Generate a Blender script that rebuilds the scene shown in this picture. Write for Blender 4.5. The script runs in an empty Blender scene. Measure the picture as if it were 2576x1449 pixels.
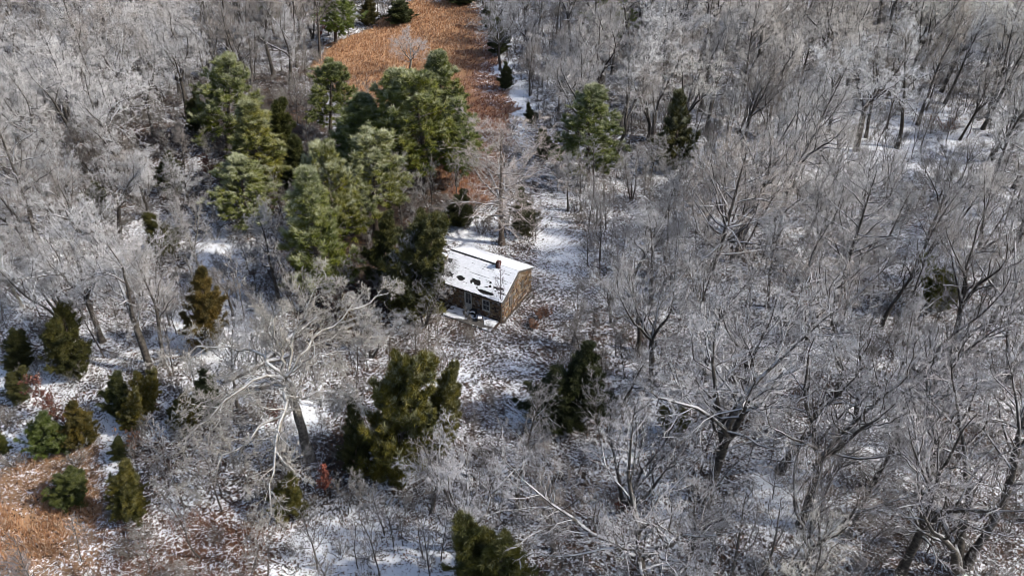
import bpy, math, random
import numpy as np
from mathutils import Vector, noise

# ------------------------------------------------------------------ camera, sky, sun, exposure
S = bpy.context.scene
CAM_H, PITCH, FPX = 47.0, math.radians(37.48), 2103.4      # focal length in pixels of a 2576 px wide picture
cam = bpy.data.cameras.new("camera")
cam.sensor_width = 36.0
cam.lens = 36.0 * FPX / 2576.0
cam.clip_end = 6000
camo = bpy.data.objects.new("camera", cam)
camo.location = (0, 0, CAM_H)
camo.rotation_euler = (math.pi / 2 - PITCH, 0, 0)
S.collection.objects.link(camo)
S.camera = camo

SUN = Vector((0.77, -0.15, 0.64)).normalized()
W = bpy.data.worlds.new("World")
S.world = W
W.use_nodes = True
nt = W.node_tree
bg = nt.nodes["Background"]
sky = nt.nodes.new("ShaderNodeTexSky")
sky.sky_type = 'NISHITA'
sky.sun_disc = False
sky.sun_elevation = math.asin(SUN.z)
sky.sun_rotation = math.atan2(SUN.x, SUN.y)
sky.air_density = 1.0
sky.dust_density = 2.0
nt.links.new(sky.outputs[0], bg.inputs[0])
bg.inputs[1].default_value = 0.115
sl = bpy.data.lights.new("sun", 'SUN')
sl.energy = 3.1
sl.angle = math.radians(2.5)
sl.color = (1.0, 0.94, 0.84)
so = bpy.data.objects.new("sun", sl)
so.rotation_euler = (-SUN).to_track_quat('-Z', 'Y').to_euler()
so.location = (60, -20, 90)
S.collection.objects.link(so)
S.view_settings.view_transform = 'Standard'
S.view_settings.look = 'None'
S.view_settings.exposure = 0.86
S.cycles.filter_width = 0.65
S.view_settings.gamma = 1.0
S.view_settings.use_curve_mapping = False

RNG = np.random.default_rng(11)
random.seed(5)
COL = S.collection

# ------------------------------------------------------------------ picture <-> ground
CP, SP = math.cos(PITCH), math.sin(PITCH)

def ray(px, py):
    u = (px - 1288.0) / FPX
    v = -(py - 724.3) / FPX
    return np.array([u, CP + v * SP, -SP + v * CP])

def at(px, py, z=0.0):
    d = ray(px, py)
    t = (z - CAM_H) / d[2]
    return d[0] * t, d[1] * t

def to_px(x, y, z):
    x, y, z = np.asarray(x, float), np.asarray(y, float), np.asarray(z, float) - CAM_H
    dep = y * CP - z * SP
    v = y * SP + z * CP
    dep = np.where(dep < 0.5, 0.5, dep)
    return 1288 + FPX * x / dep, 724.3 - FPX * v / dep

def height_of(base, top):
    """height and sideways lean of a thing that stands at pixel BASE and whose tip shows at pixel TOP"""
    x, y = at(*base)
    d = ray(*top)
    t = y / d[1]
    return CAM_H + d[2] * t, d[0] * t - x

def inside(px, py, poly):
    px, py = np.asarray(px, float), np.asarray(py, float)
    r = np.zeros(px.shape, bool)
    n = len(poly)
    for i in range(n):
        x0, y0 = poly[i]
        x1, y1 = poly[(i + 1) % n]
        c = ((y0 > py) != (y1 > py))
        xx = (x1 - x0) * (py - y0) / ((y1 - y0) if y1 != y0 else 1e-9) + x0
        r ^= c & (px < xx)
    return r

HOUSE = (-2.43, 60.23)
YAW = -0.5025
HL, HD, HE, HR = 6.545, 5.43, 2.46, 3.90
EAVE, OVER = 0.24, 0.17

def gz(x, y):
    x, y = np.asarray(x, float), np.asarray(y, float)
    z = 0.30 * np.sin(x * 0.11 + 1.3) * np.cos(y * 0.09) + 0.16 * np.sin(x * 0.31 + y * 0.23) + 0.07 * np.sin(x * 0.9 - y * 0.7)
    d = np.hypot(x - HOUSE[0], y - HOUSE[1])
    return z * np.clip((d - 6.5) / 8.0, 0, 1)

# ------------------------------------------------------------------ mesh helpers
class Geo:
    def __init__(s):
        s.v, s.f, s.n, s.a = [], [], 0, []
    def add(s, V, F, m=0, attr=None):
        V = np.asarray(V, np.float32).reshape(-1, 3)
        F = np.asarray(F, np.int32)
        s.f.append((F + s.n, m))
        s.v.append(V)
        s.a.append(np.zeros(len(V), np.float32) if attr is None else np.broadcast_to(np.asarray(attr, np.float32), (len(V),)))
        s.n += len(V)
    def mesh(s, name, mats, attr=None, smooth=False):
        me = bpy.data.meshes.new(name)
        V = np.concatenate(s.v)
        me.vertices.add(len(V))
        me.vertices.foreach_set("co", V.ravel())
        loops = np.concatenate([f.ravel() for f, m in s.f])
        sizes = np.concatenate([np.full(len(f), f.shape[1], np.int32) for f, m in s.f])
        mi = np.concatenate([np.full(len(f), m, np.int32) for f, m in s.f])
        me.loops.add(len(loops))
        me.loops.foreach_set("vertex_index", loops.astype(np.int32))
        me.polygons.add(len(sizes))
        st = np.concatenate([[0], np.cumsum(sizes)[:-1]]).astype(np.int32)
        me.polygons.foreach_set("loop_start", st)
        for m in mats:
            me.materials.append(m)
        me.polygons.foreach_set("material_index", mi)
        if attr:
            at_ = me.attributes.new(attr, 'FLOAT', 'POINT')
            at_.data.foreach_set("value", np.concatenate(s.a))
        me.update(calc_edges=True)
        me.polygons.foreach_set("use_smooth", np.full(len(sizes), smooth))
        me.validate()
        return me

def link(name, me, parent=None, loc=(0, 0, 0), rot=(0, 0, 0), scale=(1, 1, 1)):
    o = bpy.data.objects.new(name, me)
    o.location, o.rotation_euler, o.scale = loc, rot, scale
    COL.objects.link(o)
    if parent:
        o.parent = parent
    return o

def tag(o, label, cat, group=None):
    o["label"] = label
    o["category"] = cat
    if group:
        o["group"] = group
    return o

def box(g, x0, x1, y0, y1, z0, z1, m=0, attr=None):
    V = [(x0, y0, z0), (x1, y0, z0), (x1, y1, z0), (x0, y1, z0), (x0, y0, z1), (x1, y0, z1), (x1, y1, z1), (x0, y1, z1)]
    F = [(0, 3, 2, 1), (4, 5, 6, 7), (0, 1, 5, 4), (1, 2, 6, 5), (2, 3, 7, 6), (3, 0, 4, 7)]
    g.add(V, F, m, attr)

def box_obj(name, b, mat, parent):
    g = Geo()
    box(g, *b)
    return link(name, g.mesh(name, [mat]), parent)

def nrm(a):
    return a / np.maximum(np.linalg.norm(a, axis=-1, keepdims=True), 1e-9)

def tubes(g, P, R, S_=3, m=0, attr=None, cap=False):
    """P (n,k,3) centre lines, R (n,k) radii"""
    n, k, _ = P.shape
    if n == 0:
        return
    T = np.empty_like(P)
    T[:, 1:-1] = P[:, 2:] - P[:, :-2]
    T[:, 0] = P[:, 1] - P[:, 0]
    T[:, -1] = P[:, -1] - P[:, -2]
    T = nrm(T)
    ax = nrm(P[:, -1] - P[:, 0])
    ref = np.where(np.abs(ax[:, 2:3]) > 0.8, np.array([[1.0, 0, 0]]), np.array([[0, 0, 1.0]]))
    A = nrm(np.cross(T, ref[:, None, :]))
    B = np.cross(T, A)
    an = np.arange(S_) * 2 * math.pi / S_
    V = P[:, :, None, :] + R[:, :, None, None] * (np.cos(an)[None, None, :, None] * A[:, :, None, :] + np.sin(an)[None, None, :, None] * B[:, :, None, :])
    i = np.arange(n)[:, None, None] * (k * S_)
    j = np.arange(k - 1)[None, :, None] * S_
    s0 = np.arange(S_)[None, None, :]
    s1 = (s0 + 1) % S_
    F = np.stack([i + j + s1, i + j + s0, i + j + S_ + s0, i + j + S_ + s1], -1).reshape(-1, 4)
    at_ = None if attr is None else np.repeat(np.asarray(attr, np.float32).ravel(), S_)
    g.add(V.reshape(-1, 3), F, m, at_)

def grow(P0, D, L, k, sig, trop, rng):
    n = len(P0)
    P = np.empty((n, k + 1, 3))
    P[:, 0] = P0
    d = nrm(D)
    st = (L / k)[:, None]
    for i in range(k):
        d = nrm(d + rng.normal(0, sig, (n, 3)) + np.array([0, 0, trop]))
        P[:, i + 1] = P[:, i] + d * st
    return P

def radii(r0, r1, k):
    t = np.linspace(0, 1, k + 1)[None]
    return r0[:, None] * (1 - t) + r1[:, None] * t

def spawn(P, R, L, m, t0, t1, ang, dang, ratio, rng, taper=0.35, rr=0.6, up=0.0):
    n, k, _ = P.shape
    t = t0 + (t1 - t0) * (np.arange(m)[None] + rng.random((n, m))) / m
    f = t * (k - 1)
    i = np.minimum(f.astype(int), k - 2)
    fr = (f - i)[..., None]
    rows = np.arange(n)[:, None]
    A, B = P[rows, i], P[rows, i + 1]
    pos = A + (B - A) * fr
    tan = nrm(B - A)
    rad = R[rows, i] * (1 - fr[..., 0]) + R[rows, i + 1] * fr[..., 0]
    az = rng.random((n, 1)) * 6.28 + np.arange(m)[None] * 2.4 + rng.normal(0, 0.4, (n, m))
    ref = np.where(np.abs(tan[..., 2:3]) > 0.8, np.array([1.0, 0, 0]), np.array([0, 0, 1.0]))
    u = nrm(np.cross(tan, ref))
    w = np.cross(tan, u)
    per = np.cos(az)[..., None] * u + np.sin(az)[..., None] * w
    a = rng.normal(ang, dang, (n, m))[..., None]
    d = np.cos(a) * tan + np.sin(a) * per
    d[..., 2] += up
    ln = L[:, None] * ratio * (1.12 - 0.6 * t) * rng.uniform(0.65, 1.25, (n, m))
    return pos.reshape(-1, 3), nrm(d).reshape(-1, 3), ln.ravel(), (rad * rr).ravel()

# ------------------------------------------------------------------ materials
def new_mat(name):
    m = bpy.data.materials.new(name)
    m.use_nodes = True
    t = m.node_tree
    b = t.nodes["Principled BSDF"]
    b.inputs["Roughness"].default_value = 0.85
    b.inputs["Specular IOR Level"].default_value = 0.25
    return m, t, b

def N(t, kind, **kw):
    n = t.nodes.new(kind)
    for k, v in kw.items():
        if k in n.inputs:
            n.inputs[k].default_value = v
        else:
            setattr(n, k, v)
    return n

def mixc(t, fac, a, b, blend='MIX'):
    n = t.nodes.new("ShaderNodeMix")
    n.data_type = 'RGBA'
    n.blend_type = blend
    for sock, v in ((n.inputs[0], fac), (n.inputs[6], a), (n.inputs[7], b)):
        if hasattr(v, "links"):
            t.links.new(v, sock)
        elif isinstance(v, (int, float)):
            sock.default_value = v
        else:
            sock.default_value = (*v, 1) if len(v) == 3 else v
    return n.outputs[2]

def math_n(t, op, a, b=None, clamp=False):
    n = t.nodes.new("ShaderNodeMath")
    n.operation = op
    n.use_clamp = clamp
    for sock, v in ((n.inputs[0], a), (n.inputs[1], b)):
        if v is None:
            continue
        if hasattr(v, "links"):
            t.links.new(v, sock)
        else:
            sock.default_value = v
    return n.outputs[0]

def ramp(t, fac, stops, interp='LINEAR'):
    n = t.nodes.new("ShaderNodeValToRGB")
    n.color_ramp.interpolation = interp
    while len(n.color_ramp.elements) < len(stops):
        n.color_ramp.elements.new(0.5)
    for e, (p, c) in zip(n.color_ramp.elements, stops):
        e.position = p
        e.color = (*c, 1) if len(c) == 3 else c
    t.links.new(fac, n.inputs[0])
    return n.outputs[0]

def smooth(t, v, lo, hi):
    n = t.nodes.new("ShaderNodeMapRange")
    n.interpolation_type = 'SMOOTHSTEP'
    t.links.new(v, n.inputs[0])
    for s_, q in ((1, lo), (2, hi)):
        if hasattr(q, "links"):
            t.links.new(q, n.inputs[s_])
        else:
            n.inputs[s_].default_value = q
    return n.outputs[0]

def tex_noise(t, scale, detail=3, rough=0.6, coord="Object", dist=0.0):
    c = t.nodes.new("ShaderNodeTexCoord")
    n = N(t, "ShaderNodeTexNoise", Scale=scale, Detail=detail, Roughness=rough, Distortion=dist)
    t.links.new(c.outputs[coord], n.inputs["Vector"])
    return n.outputs["Fac"]

SNOW = (0.80, 0.82, 0.86)

def up_z(t):
    g = t.nodes.new("ShaderNodeNewGeometry")
    s = t.nodes.new("ShaderNodeSeparateXYZ")
    t.links.new(g.outputs["Normal"], s.inputs[0])
    return s.outputs[2]

def mat_twig():
    m, t, b = new_mat("frosted_twigs")
    oi = t.nodes.new("ShaderNodeObjectInfo")
    a = N(t, "ShaderNodeAttribute", attribute_name="thin")
    bark = (0.060, 0.050, 0.043)
    # rime sits on the fine twigs and on the upper side of every branch
    nz = tex_noise(t, 1.1, 2)
    rime = math_n(t, 'MULTIPLY', a.outputs["Fac"], smooth(t, nz, 0.25, 0.6))
    rime = math_n(t, 'MAXIMUM', rime, math_n(t, 'MULTIPLY', smooth(t, up_z(t), 0.3, 0.8), 0.85))
    c = mixc(t, rime, bark, oi.outputs["Color"])
    t.links.new(c, b.inputs["Base Color"])
    return m

def mat_bark(name, dark, light, snow=0.55):
    m, t, b = new_mat(name)
    n1 = tex_noise(t, 5.0, 5, 0.65)
    c = mixc(t, smooth(t, n1, 0.35, 0.65), dark, light)
    n2 = tex_noise(t, 2.2, 4)
    f = math_n(t, 'MULTIPLY', smooth(t, up_z(t), 0.25, 0.75), smooth(t, n2, 0.32, 0.55))
    c = mixc(t, math_n(t, 'MULTIPLY', f, snow), c, SNOW)
    t.links.new(c, b.inputs["Base Color"])
    bp = N(t, "ShaderNodeBump", Strength=0.5, Distance=0.03)
    t.links.new(n1, bp.inputs["Height"])
    t.links.new(bp.outputs[0], b.inputs["Normal"])
    return m

def mat_needle(name, c0, c1, frostc=(0.56, 0.57, 0.41)):
    m, t, b = new_mat(name)
    oi = t.nodes.new("ShaderNodeObjectInfo")
    a = N(t, "ShaderNodeAttribute", attribute_name="frost")
    n1 = tex_noise(t, 0.55, 3)
    c = mixc(t, smooth(t, n1, 0.35, 0.65), c0, c1)
    n2 = tex_noise(t, 6.0, 2)
    c = mixc(t, math_n(t, 'MULTIPLY', n2, 0.5), c, (0.5, 0.5, 0.5), 'MULTIPLY')
    c = mixc(t, 1.0, c, oi.outputs["Color"], 'MULTIPLY')
    f = math_n(t, 'MULTIPLY', a.outputs["Fac"], oi.outputs["Alpha"], clamp=True)
    c = mixc(t, f, c, frostc)
    t.links.new(c, b.inputs["Base Color"])
    b.inputs["Roughness"].default_value = 0.6
    return m

def plain(name, col, rough=0.8, var=0.35, scale=6.0, bump=0.3):
    m, t, b = new_mat(name)
    n1 = tex_noise(t, scale, 5, 0.65)
    d = tuple(x * (1 - var) for x in col)
    l = tuple(min(1, x * (1 + var)) for x in col)
    t.links.new(mixc(t, smooth(t, n1, 0.3, 0.7), d, l), b.inputs["Base Color"])
    b.inputs["Roughness"].default_value = rough
    if bump:
        bp = N(t, "ShaderNodeBump", Strength=bump, Distance=0.02)
        t.links.new(n1, bp.inputs["Height"])
        t.links.new(bp.outputs[0], b.inputs["Normal"])
    return m

M_TWIG = mat_twig()
M_BARK = mat_bark("grey_brown_bark", (0.034, 0.029, 0.024), (0.105, 0.092, 0.08), .65)
M_DARK = mat_bark("dark_bark", (0.022, 0.019, 0.016), (0.075, 0.065, 0.055), 0.5)
M_SYC = mat_bark("pale_sycamore_bark", (0.11, 0.098, 0.08), (0.29, 0.27, 0.23), 0.42)
M_MID = mat_bark("mottled_trunk_bark", (0.07, 0.06, 0.05), (0.20, 0.18, 0.155), 0.4)
M_PBARK = mat_bark("pine_bark", (0.055, 0.045, 0.038), (0.15, 0.115, 0.09), 0.4)
M_PINE = mat_needle("pine_needles", (0.058, 0.074, 0.012), (0.145, 0.150, 0.021))
M_CEDAR = mat_needle("cedar_sprays", (0.045, 0.050, 0.016), (0.100, 0.092, 0.024))
M_SNOW = plain("roof_snow", (0.68, 0.70, 0.74), 0.75, 0.10, 4.0, 0.8)

def mat_leaf(name, a, b_):
    m, t, b = new_mat(name)
    g = t.nodes.new("ShaderNodeNewGeometry")
    t.links.new(ramp(t, g.outputs["Random Per Island"], [(0, a), (1, b_)]), b.inputs["Base Color"])
    return m

def mat_ground():
    m, t, b = new_mat("snowy_leaf_litter")
    leaf = N(t, "ShaderNodeAttribute", attribute_name="leaf").outputs["Fac"]
    straw = N(t, "ShaderNodeAttribute", attribute_name="straw").outputs["Fac"]
    rust = N(t, "ShaderNodeAttribute", attribute_name="rust").outputs["Fac"]
    fine = tex_noise(t, 5.2, 5, 0.78, dist=0.9)
    mid = tex_noise(t, 0.9, 3, 0.6)
    big = tex_noise(t, 0.16, 3, 0.55)
    v = math_n(t, 'ADD', fine, math_n(t, 'MULTIPLY', math_n(t, 'SUBTRACT', mid, 0.5), 0.22))
    v = math_n(t, 'ADD', v, math_n(t, 'MULTIPLY', math_n(t, 'SUBTRACT', big, 0.5), 0.22))
    v = math_n(t, 'ADD', v, math_n(t, 'MULTIPLY', math_n(t, 'SUBTRACT', leaf, 0.5), 0.36))
    cover = smooth(t, v, 0.485, 0.525)
    hue = tex_noise(t, 2.1, 2)
    litter = ramp(t, hue, [(0.3, (0.020, 0.017, 0.016)), (0.55, (0.048, 0.034, 0.026)), (0.75, (0.11, 0.062, 0.038))])
    litter = mixc(t, rust, litter, mixc(t, fine, (0.10, 0.045, 0.026), (0.23, 0.11, 0.058)))
    litter = mixc(t, straw, litter, mixc(t, fine, (0.24, 0.125, 0.065), (0.50, 0.31, 0.17)))
    c = mixc(t, cover, SNOW, litter)
    t.links.new(c, b.inputs["Base Color"])
    bp = N(t, "ShaderNodeBump", Strength=0.6, Distance=0.10)
    t.links.new(v, bp.inputs["Height"])
    t.links.new(bp.outputs[0], b.inputs["Normal"])
    b.inputs["Roughness"].default_value = 0.9
    return m

# ------------------------------------------------------------------ ground
TOP_MEADOW = [(1050, 5), (1130, -8), (1190, 10), (1225, 60), (1235, 130), (1262, 205), (1308, 270), (1285, 310), (1268, 380), (1262, 470), (1200, 520), (1140, 500), (1000, 330), (860, 240), (795, 190), (812, 125), (930, 75), (975, 45)]
GOLD = [(-60, 1290), (40, 1275), (120, 1230), (225, 1215), (265, 1290), (235, 1345), (150, 1375), (110, 1420), (-60, 1440)]
LOW_MEADOW = [(-80, 1150), (120, 1130), (250, 1105), (275, 1230), (285, 1330), (250, 1480), (-80, 1480)]
BROWN = [(270, 1300), (420, 1290), (560, 1270), (740, 1270), (700, 1340), (640, 1480), (240, 1480)]

def blob(px, py, spots):
    r = np.zeros_like(px)
    for cx, cy, rx, ry, a in spots:
        r += a * np.exp(-(((px - cx) / rx) ** 2 + ((py - cy) / ry) ** 2))
    return r

SNOWY = [(1400, 600, 45, 75, -0.20), (1440, 680, 40, 60, -.12), (1310, 960, 40, 70, -0.2), (1325, 1030, 30, 40, -.12), (1310, 260, 28, 50, -0.6), (1255, 180, 16, 60, -.4), (290, 1110, 28, 130, -0.5), (60, 1130, 70, 40, -.4), (60, 960, 90, 50, -.35),
         (900, 1390, 200, 90, -0.36), (1120, 1440, 120, 50, -0.36), (540, 620, 50, 40, -.3), (1180, 600, 60, 35, -.3), (2500, 560, 90, 70, -.2), (2250, 340, 350, 110, -.2), (760, 1060, 70, 60, -.5), (560, 880, 130, 80, -.35), (1950, 1230, 80, 80, -.35)]
LEAFY = [(1330, 840, 90, 60, 0.08), (1240, 870, 70, 40, 0.1), (520, 1390, 190, 60, 0.10), (560, 1320, 160, 25, .12), (1180, 800, 60, 40, .2), (1500, 900, 150, 120, .05), (150, 1220, 150, 90, .5), (960, 620, 120, 160, .5), (640, 400, 70, 120, .4), (1060, 370, 120, 90, .5), (700, 330, 110, 130, .4), (820, 700, 110, 160, .3), (860, 1120, 70, 90, .3), (300, 350, 260, 160, .2)]

def build_ground():
    def axis(lo, hi, st, far):
        a = np.arange(lo, hi + st, st)
        out = [hi + st]
        while out[-1] < far:
            out.append(out[-1] + (out[-1] - hi) * 0.6 + st)
        low = [lo - st]
        while low[-1] > -far:
            low.append(low[-1] - (lo - low[-1]) * 0.6 - st)
        return np.concatenate([low[::-1], a, out])
    xs, ys = axis(-115, 115, 0.9, 2500), axis(10, 200, 0.9, 2500)
    X, Y = np.meshgrid(xs, ys)
    Z = gz(X, Y)
    V = np.stack([X, Y, Z], -1).reshape(-1, 3)
    ny, nx = X.shape
    i = np.arange(ny - 1)[:, None] * nx + np.arange(nx - 1)[None]
    F = np.stack([i, i + 1, i + nx + 1, i + nx], -1).reshape(-1, 4)
    g = Geo()
    g.add(V, F)
    me = g.mesh("ground", [mat_ground()], smooth=True)
    px, py = to_px(V[:, 0], V[:, 1], V[:, 2])
    front = V[:, 1] > 8
    px0, py0 = px, py
    wob = np.sin(V[:, 0] * .8 + 2 * np.sin(V[:, 1] * .33)) + .8 * np.sin(V[:, 1] * 1.1 + 1.7 * np.sin(V[:, 0] * .6)) + RNG.normal(0, .5, len(V))
    px, py = px + 9 * wob, py + 6 * np.roll(wob, 7)
    leaf = np.clip(0.56 + blob(px, py, SNOWY) + blob(px, py, LEAFY), 0, 1.2)
    leaf[~front] = 0.52
    straw = np.maximum.reduce([inside(px, py, TOP_MEADOW) * 1.0, inside(px, py, GOLD) * 1.0, inside(px, py, LOW_MEADOW) * 0.5]) * front
    right = np.clip((px - 1120 + (py - 100) * 0.25) / 110, 0, 1) * inside(px, py, TOP_MEADOW)
    rust = np.maximum(right, inside(px, py, BROWN) * 0.45) * front
    straw = straw * (1 - 0.9 * right)
    leaf = np.where(inside(px, py, TOP_MEADOW) & front, 1.25 - 0.50 * right * np.clip((px - 1120) / 80, 0, 1), leaf)
    leaf = np.where(inside(px, py, GOLD) & front, .72, leaf)
    leaf = np.where(inside(px, py, LOW_MEADOW) & ~inside(px, py, GOLD) & front, np.clip(leaf + 0.02, 0, 0.62), leaf)
    for nm, a in (("leaf", leaf), ("straw", straw), ("rust", rust)):
        at_ = me.attributes.new(nm, 'FLOAT', 'POINT')
        at_.data.foreach_set("value", a.astype(np.float32))
    o = link("ground", me)
    o["kind"] = "structure"
    return o

build_ground()

# ------------------------------------------------------------------ cottage
def build_cottage():
    root = bpy.data.objects.new("stone_cottage", None)
    COL.objects.link(root)
    root.location = (HOUSE[0], HOUSE[1], 0)
    root.rotation_euler = (0, 0, YAW)
    tag(root, "small abandoned stone cottage with snowy gable roof in the clearing", "cottage")
    rng = np.random.default_rng(3)
    x0, x1, y0, y1 = -HL / 2, HL / 2, -HD / 2, HD / 2
    mortar = plain("mortar", (0.15, 0.12, 0.085), 0.95, 0.45, 7.0, 0.5)
    # stone colours: one stone, one colour
    ms, t, b = new_mat("field_stone")
    def stone_mat(t, b, rnd):
        c = ramp(t, rnd, [(0.0, (0.149, 0.099, 0.057)), (0.18, (0.219, 0.157, 0.095)), (0.34, (0.102, 0.066, 0.046)), (0.5, (0.259, 0.214, 0.171)), (0.63, (0.059, 0.042, 0.035)), (0.75, (0.188, 0.108, 0.067)), (0.87, (0.172, 0.165, 0.167)), (0.95, (0.407, 0.379, 0.372))], 'CONSTANT')
        n1 = tex_noise(t, 5.0, 4)
        c = mixc(t, math_n(t, 'MULTIPLY', smooth(t, n1, 0.4, 0.7), 0.55), c, (0.35, 0.32, 0.28), 'MULTIPLY')
        t.links.new(c, b.inputs["Base Color"])
        bp = N(t, "ShaderNodeBump", Strength=0.6, Distance=0.03)
        t.links.new(n1, bp.inputs["Height"])
        t.links.new(bp.outputs[0], b.inputs["Normal"])
    oi = t.nodes.new("ShaderNodeObjectInfo")
    stone_mat(t, b, oi.outputs["Random"])
    ms2, t, b = new_mat("small_field_stone")
    stone_mat(t, b, t.nodes.new("ShaderNodeNewGeometry").outputs["Random Per Island"])
    dark = plain("tarred_shingle", (0.014, 0.0135, 0.0135), 0.85, 0.3, 9.0)
    grey = plain("shaded_weathered_board", (0.085, 0.078, 0.070), 0.9, 0.4, 11.0)  # weathered grey wood, darkened to carry the shade under the eave
    brick = plain("chimney_brick", (0.075, 0.032, 0.026), 0.9, 0.35, 14.0)
    white = plain("old_white_paint", (0.36, 0.355, 0.33), 0.6, 0.15, 8.0, 0.1)
    conc = plain("concrete", (0.085, 0.08, 0.075), 0.9, 0.3, 5.0)
    gl, t, b = new_mat("dusty_glass")
    b.inputs["Base Color"].default_value = (0.035, 0.04, 0.045, 1)
    b.inputs["Roughness"].default_value = 0.22
    # walls; the door and the window are real openings in the front wall
    DX0, DX1, DZ0, DZ1 = -0.50, 0.22, 0.16, 2.12
    WX0, WX1, WZ0, WZ1 = 1.33, 2.04, 0.80, 1.95
    TH = 0.30
    fw = Geo()
    for (a, c_, z0, z1) in ((x0, DX0, 0, HE), (DX0, DX1, 0, DZ0), (DX0, DX1, DZ1, HE), (DX1, WX0, 0, HE), (WX0, WX1, 0, WZ0), (WX0, WX1, WZ1, HE), (WX1, x1, 0, HE)):
        box(fw, a, c_, y0, y0 + TH, z0, z1)
    front = link("wall", fw.mesh("front_wall", [mortar]), root)
    bw = Geo()
    box(bw, x0, x1, y1 - TH, y1, 0, HE)
    link("wall", bw.mesh("back_wall", [mortar]), root)
    slope = (HR - HE) / (HD / 2 + EAVE)
    def roof_z(y):
        return HR - 0.08 - slope * abs(y)
    gables = []
    for xa, xb in ((x0, x0 + TH), (x1 - TH, x1)):
        g = Geo()
        ya, yb = y0 + TH + 0.002, y1 - TH - 0.002
        prof = [(ya, 0), (yb, 0), (yb, roof_z(yb) - 0.02), (0, roof_z(0) - 0.02), (ya, roof_z(ya) - 0.02)]
        V = [(xa, y, z) for y, z in prof] + [(xb, y, z) for y, z in prof]
        g.add(V, [(4, 3, 2, 1, 0), (5, 6, 7, 8, 9)])
        g.add(V, [(i, (i + 1) % 5, (i + 1) % 5 + 5, i + 5) for i in range(5)])
        gables.append(link("wall", g.mesh("gable_wall", [mortar]), root))
    # field stones laid in rough courses, each one its own piece
    shapes = []
    for k in range(14):
        n = int(rng.integers(6, 9))
        an = np.sort(np.arange(n) * 2 * math.pi / n + rng.uniform(-0.28, 0.28, n))
        ca, sa = np.cos(an), np.sin(an)
        pw = (np.abs(ca) ** 3.2 + np.abs(sa) ** 3.2) ** (-1 / 3.2) * rng.uniform(0.88, 1.02, n)
        ox, oz = ca * pw * 0.5, sa * pw * 0.5
        V = [(ox[i], 0.3, oz[i]) for i in range(n)] + [(ox[i], -0.35, oz[i]) for i in range(n)] + [(ox[i] * .74, -1.0 + rng.uniform(-.2, .2), oz[i] * .74) for i in range(n)]
        F4 = []
        for r in range(2):
            F4 += [(r * n + i, r * n + (i + 1) % n, (r + 1) * n + (i + 1) % n, (r + 1) * n + i) for i in range(n)]
        g = Geo()
        g.add(V, F4)
        g.add(np.zeros((0, 3)), np.array([[2 * n + i for i in range(n)]], np.int32) - g.n)
        shapes.append(g.mesh("stone", [ms]))
    def stones(parent, w0, w1, place, ok, top):
        z = 0.06
        while z < top:
            hh = rng.uniform(0.17, 0.27)
            x = w0 + rng.uniform(-.1, 0.05)
            while x < w1 - 0.1:
                ww = rng.uniform(0.18, 0.40)
                ww = min(ww, w1 - x)
                h2 = hh * rng.uniform(0.85, 1.12)
                cx, cz = x + ww / 2, z + hh / 2 + rng.uniform(-.02, .02)
                if ww > 0.15 and ok(cx, cz, ww / 2, h2 / 2):
                    laid.append((parent, place, cx, cz, ww, h2))
                x += ww
            z += hh
    laid = []
    def clear(cx, cz, hw, hh):
        for a, c_, d, e in ((DX0 - .06, DX1 + .06, 0, DZ1 + .06), (WX0 - .07, WX1 + .07, WZ0 - .08, WZ1 + .07)):
            if cx + hw * .8 > a and cx - hw * .8 < c_ and cz + hh * .8 > d and cz - hh * .8 < e:
                return False
        return cz + hh < HE - 0.02
    def pf(o, cx, cz):
        o.location = (cx, y0 - 0.005, cz)
    stones(front, x0, x1, pf, clear, HE)
    def pg(o, cx, cz):
        o.location = (x1 + 0.005, cx, cz)
        o.rotation_euler.z = math.pi / 2
    def okg(cx, cz, hw, hh):
        if cx < 0.35 and cz + hh > roof_z(cx) - 0.62:
            return False
        if 0.78 < cx + hw and cx - hw < 1.16 and cz + hh > 1.35 and cz - hh < 2.25:
            return False
        if -1.45 < cx + hw and cx - hw < -0.85 and cz + hh > 0.85 and cz - hh < 2.0:
            return False
        return cz + hh < min(roof_z(cx - hw), roof_z(cx + hw)) - 0.06
    stones(gables[1], y0, y1, pg, okg, HR)
    # the 270 largest are pieces of their own, the small ones between them one part of each wall
    laid.sort(key=lambda q: -q[4] * q[5])
    small = {}
    for n_, (parent, place, cx, cz, ww, h2) in enumerate(laid):
        sc = (ww * 0.96, rng.uniform(0.045, 0.085), h2 * 0.95)
        ro = rng.uniform(-.12, .12)
        k = int(rng.integers(14))
        if n_ < 270:
            o = link("stone", shapes[k], parent)
            place(o, cx, cz)
            o.scale = sc
            o.rotation_euler.y = ro
        else:
            side = parent == front
            g = small.setdefault(side, (parent, Geo()))[1]
            V = np.empty(len(shapes[k].vertices) * 3, np.float32)
            shapes[k].vertices.foreach_get("co", V)
            V = V.reshape(-1, 3) * np.array(sc)
            V = np.stack([V[:, 0] * math.cos(ro) + V[:, 2] * math.sin(ro), V[:, 1], -V[:, 0] * math.sin(ro) + V[:, 2] * math.cos(ro)], -1)
            V = V + np.array([cx, y0 - .005, cz]) if side else np.stack([-V[:, 1] + x1 + .005, V[:, 0] + cx, V[:, 2] + cz], -1)
            base_n = g.n
            first = True
            for f in shapes[k].polygons:
                g.add(V if first else np.zeros((0, 3)), np.array([list(f.vertices)], np.int32) + (0 if first else base_n - g.n))
                first = False
    for side, (parent, g) in small.items():
        so_ = link("small_stones", g.mesh("small_stones", [ms2]), parent)
        so_["kind"] = "stuff"
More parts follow.
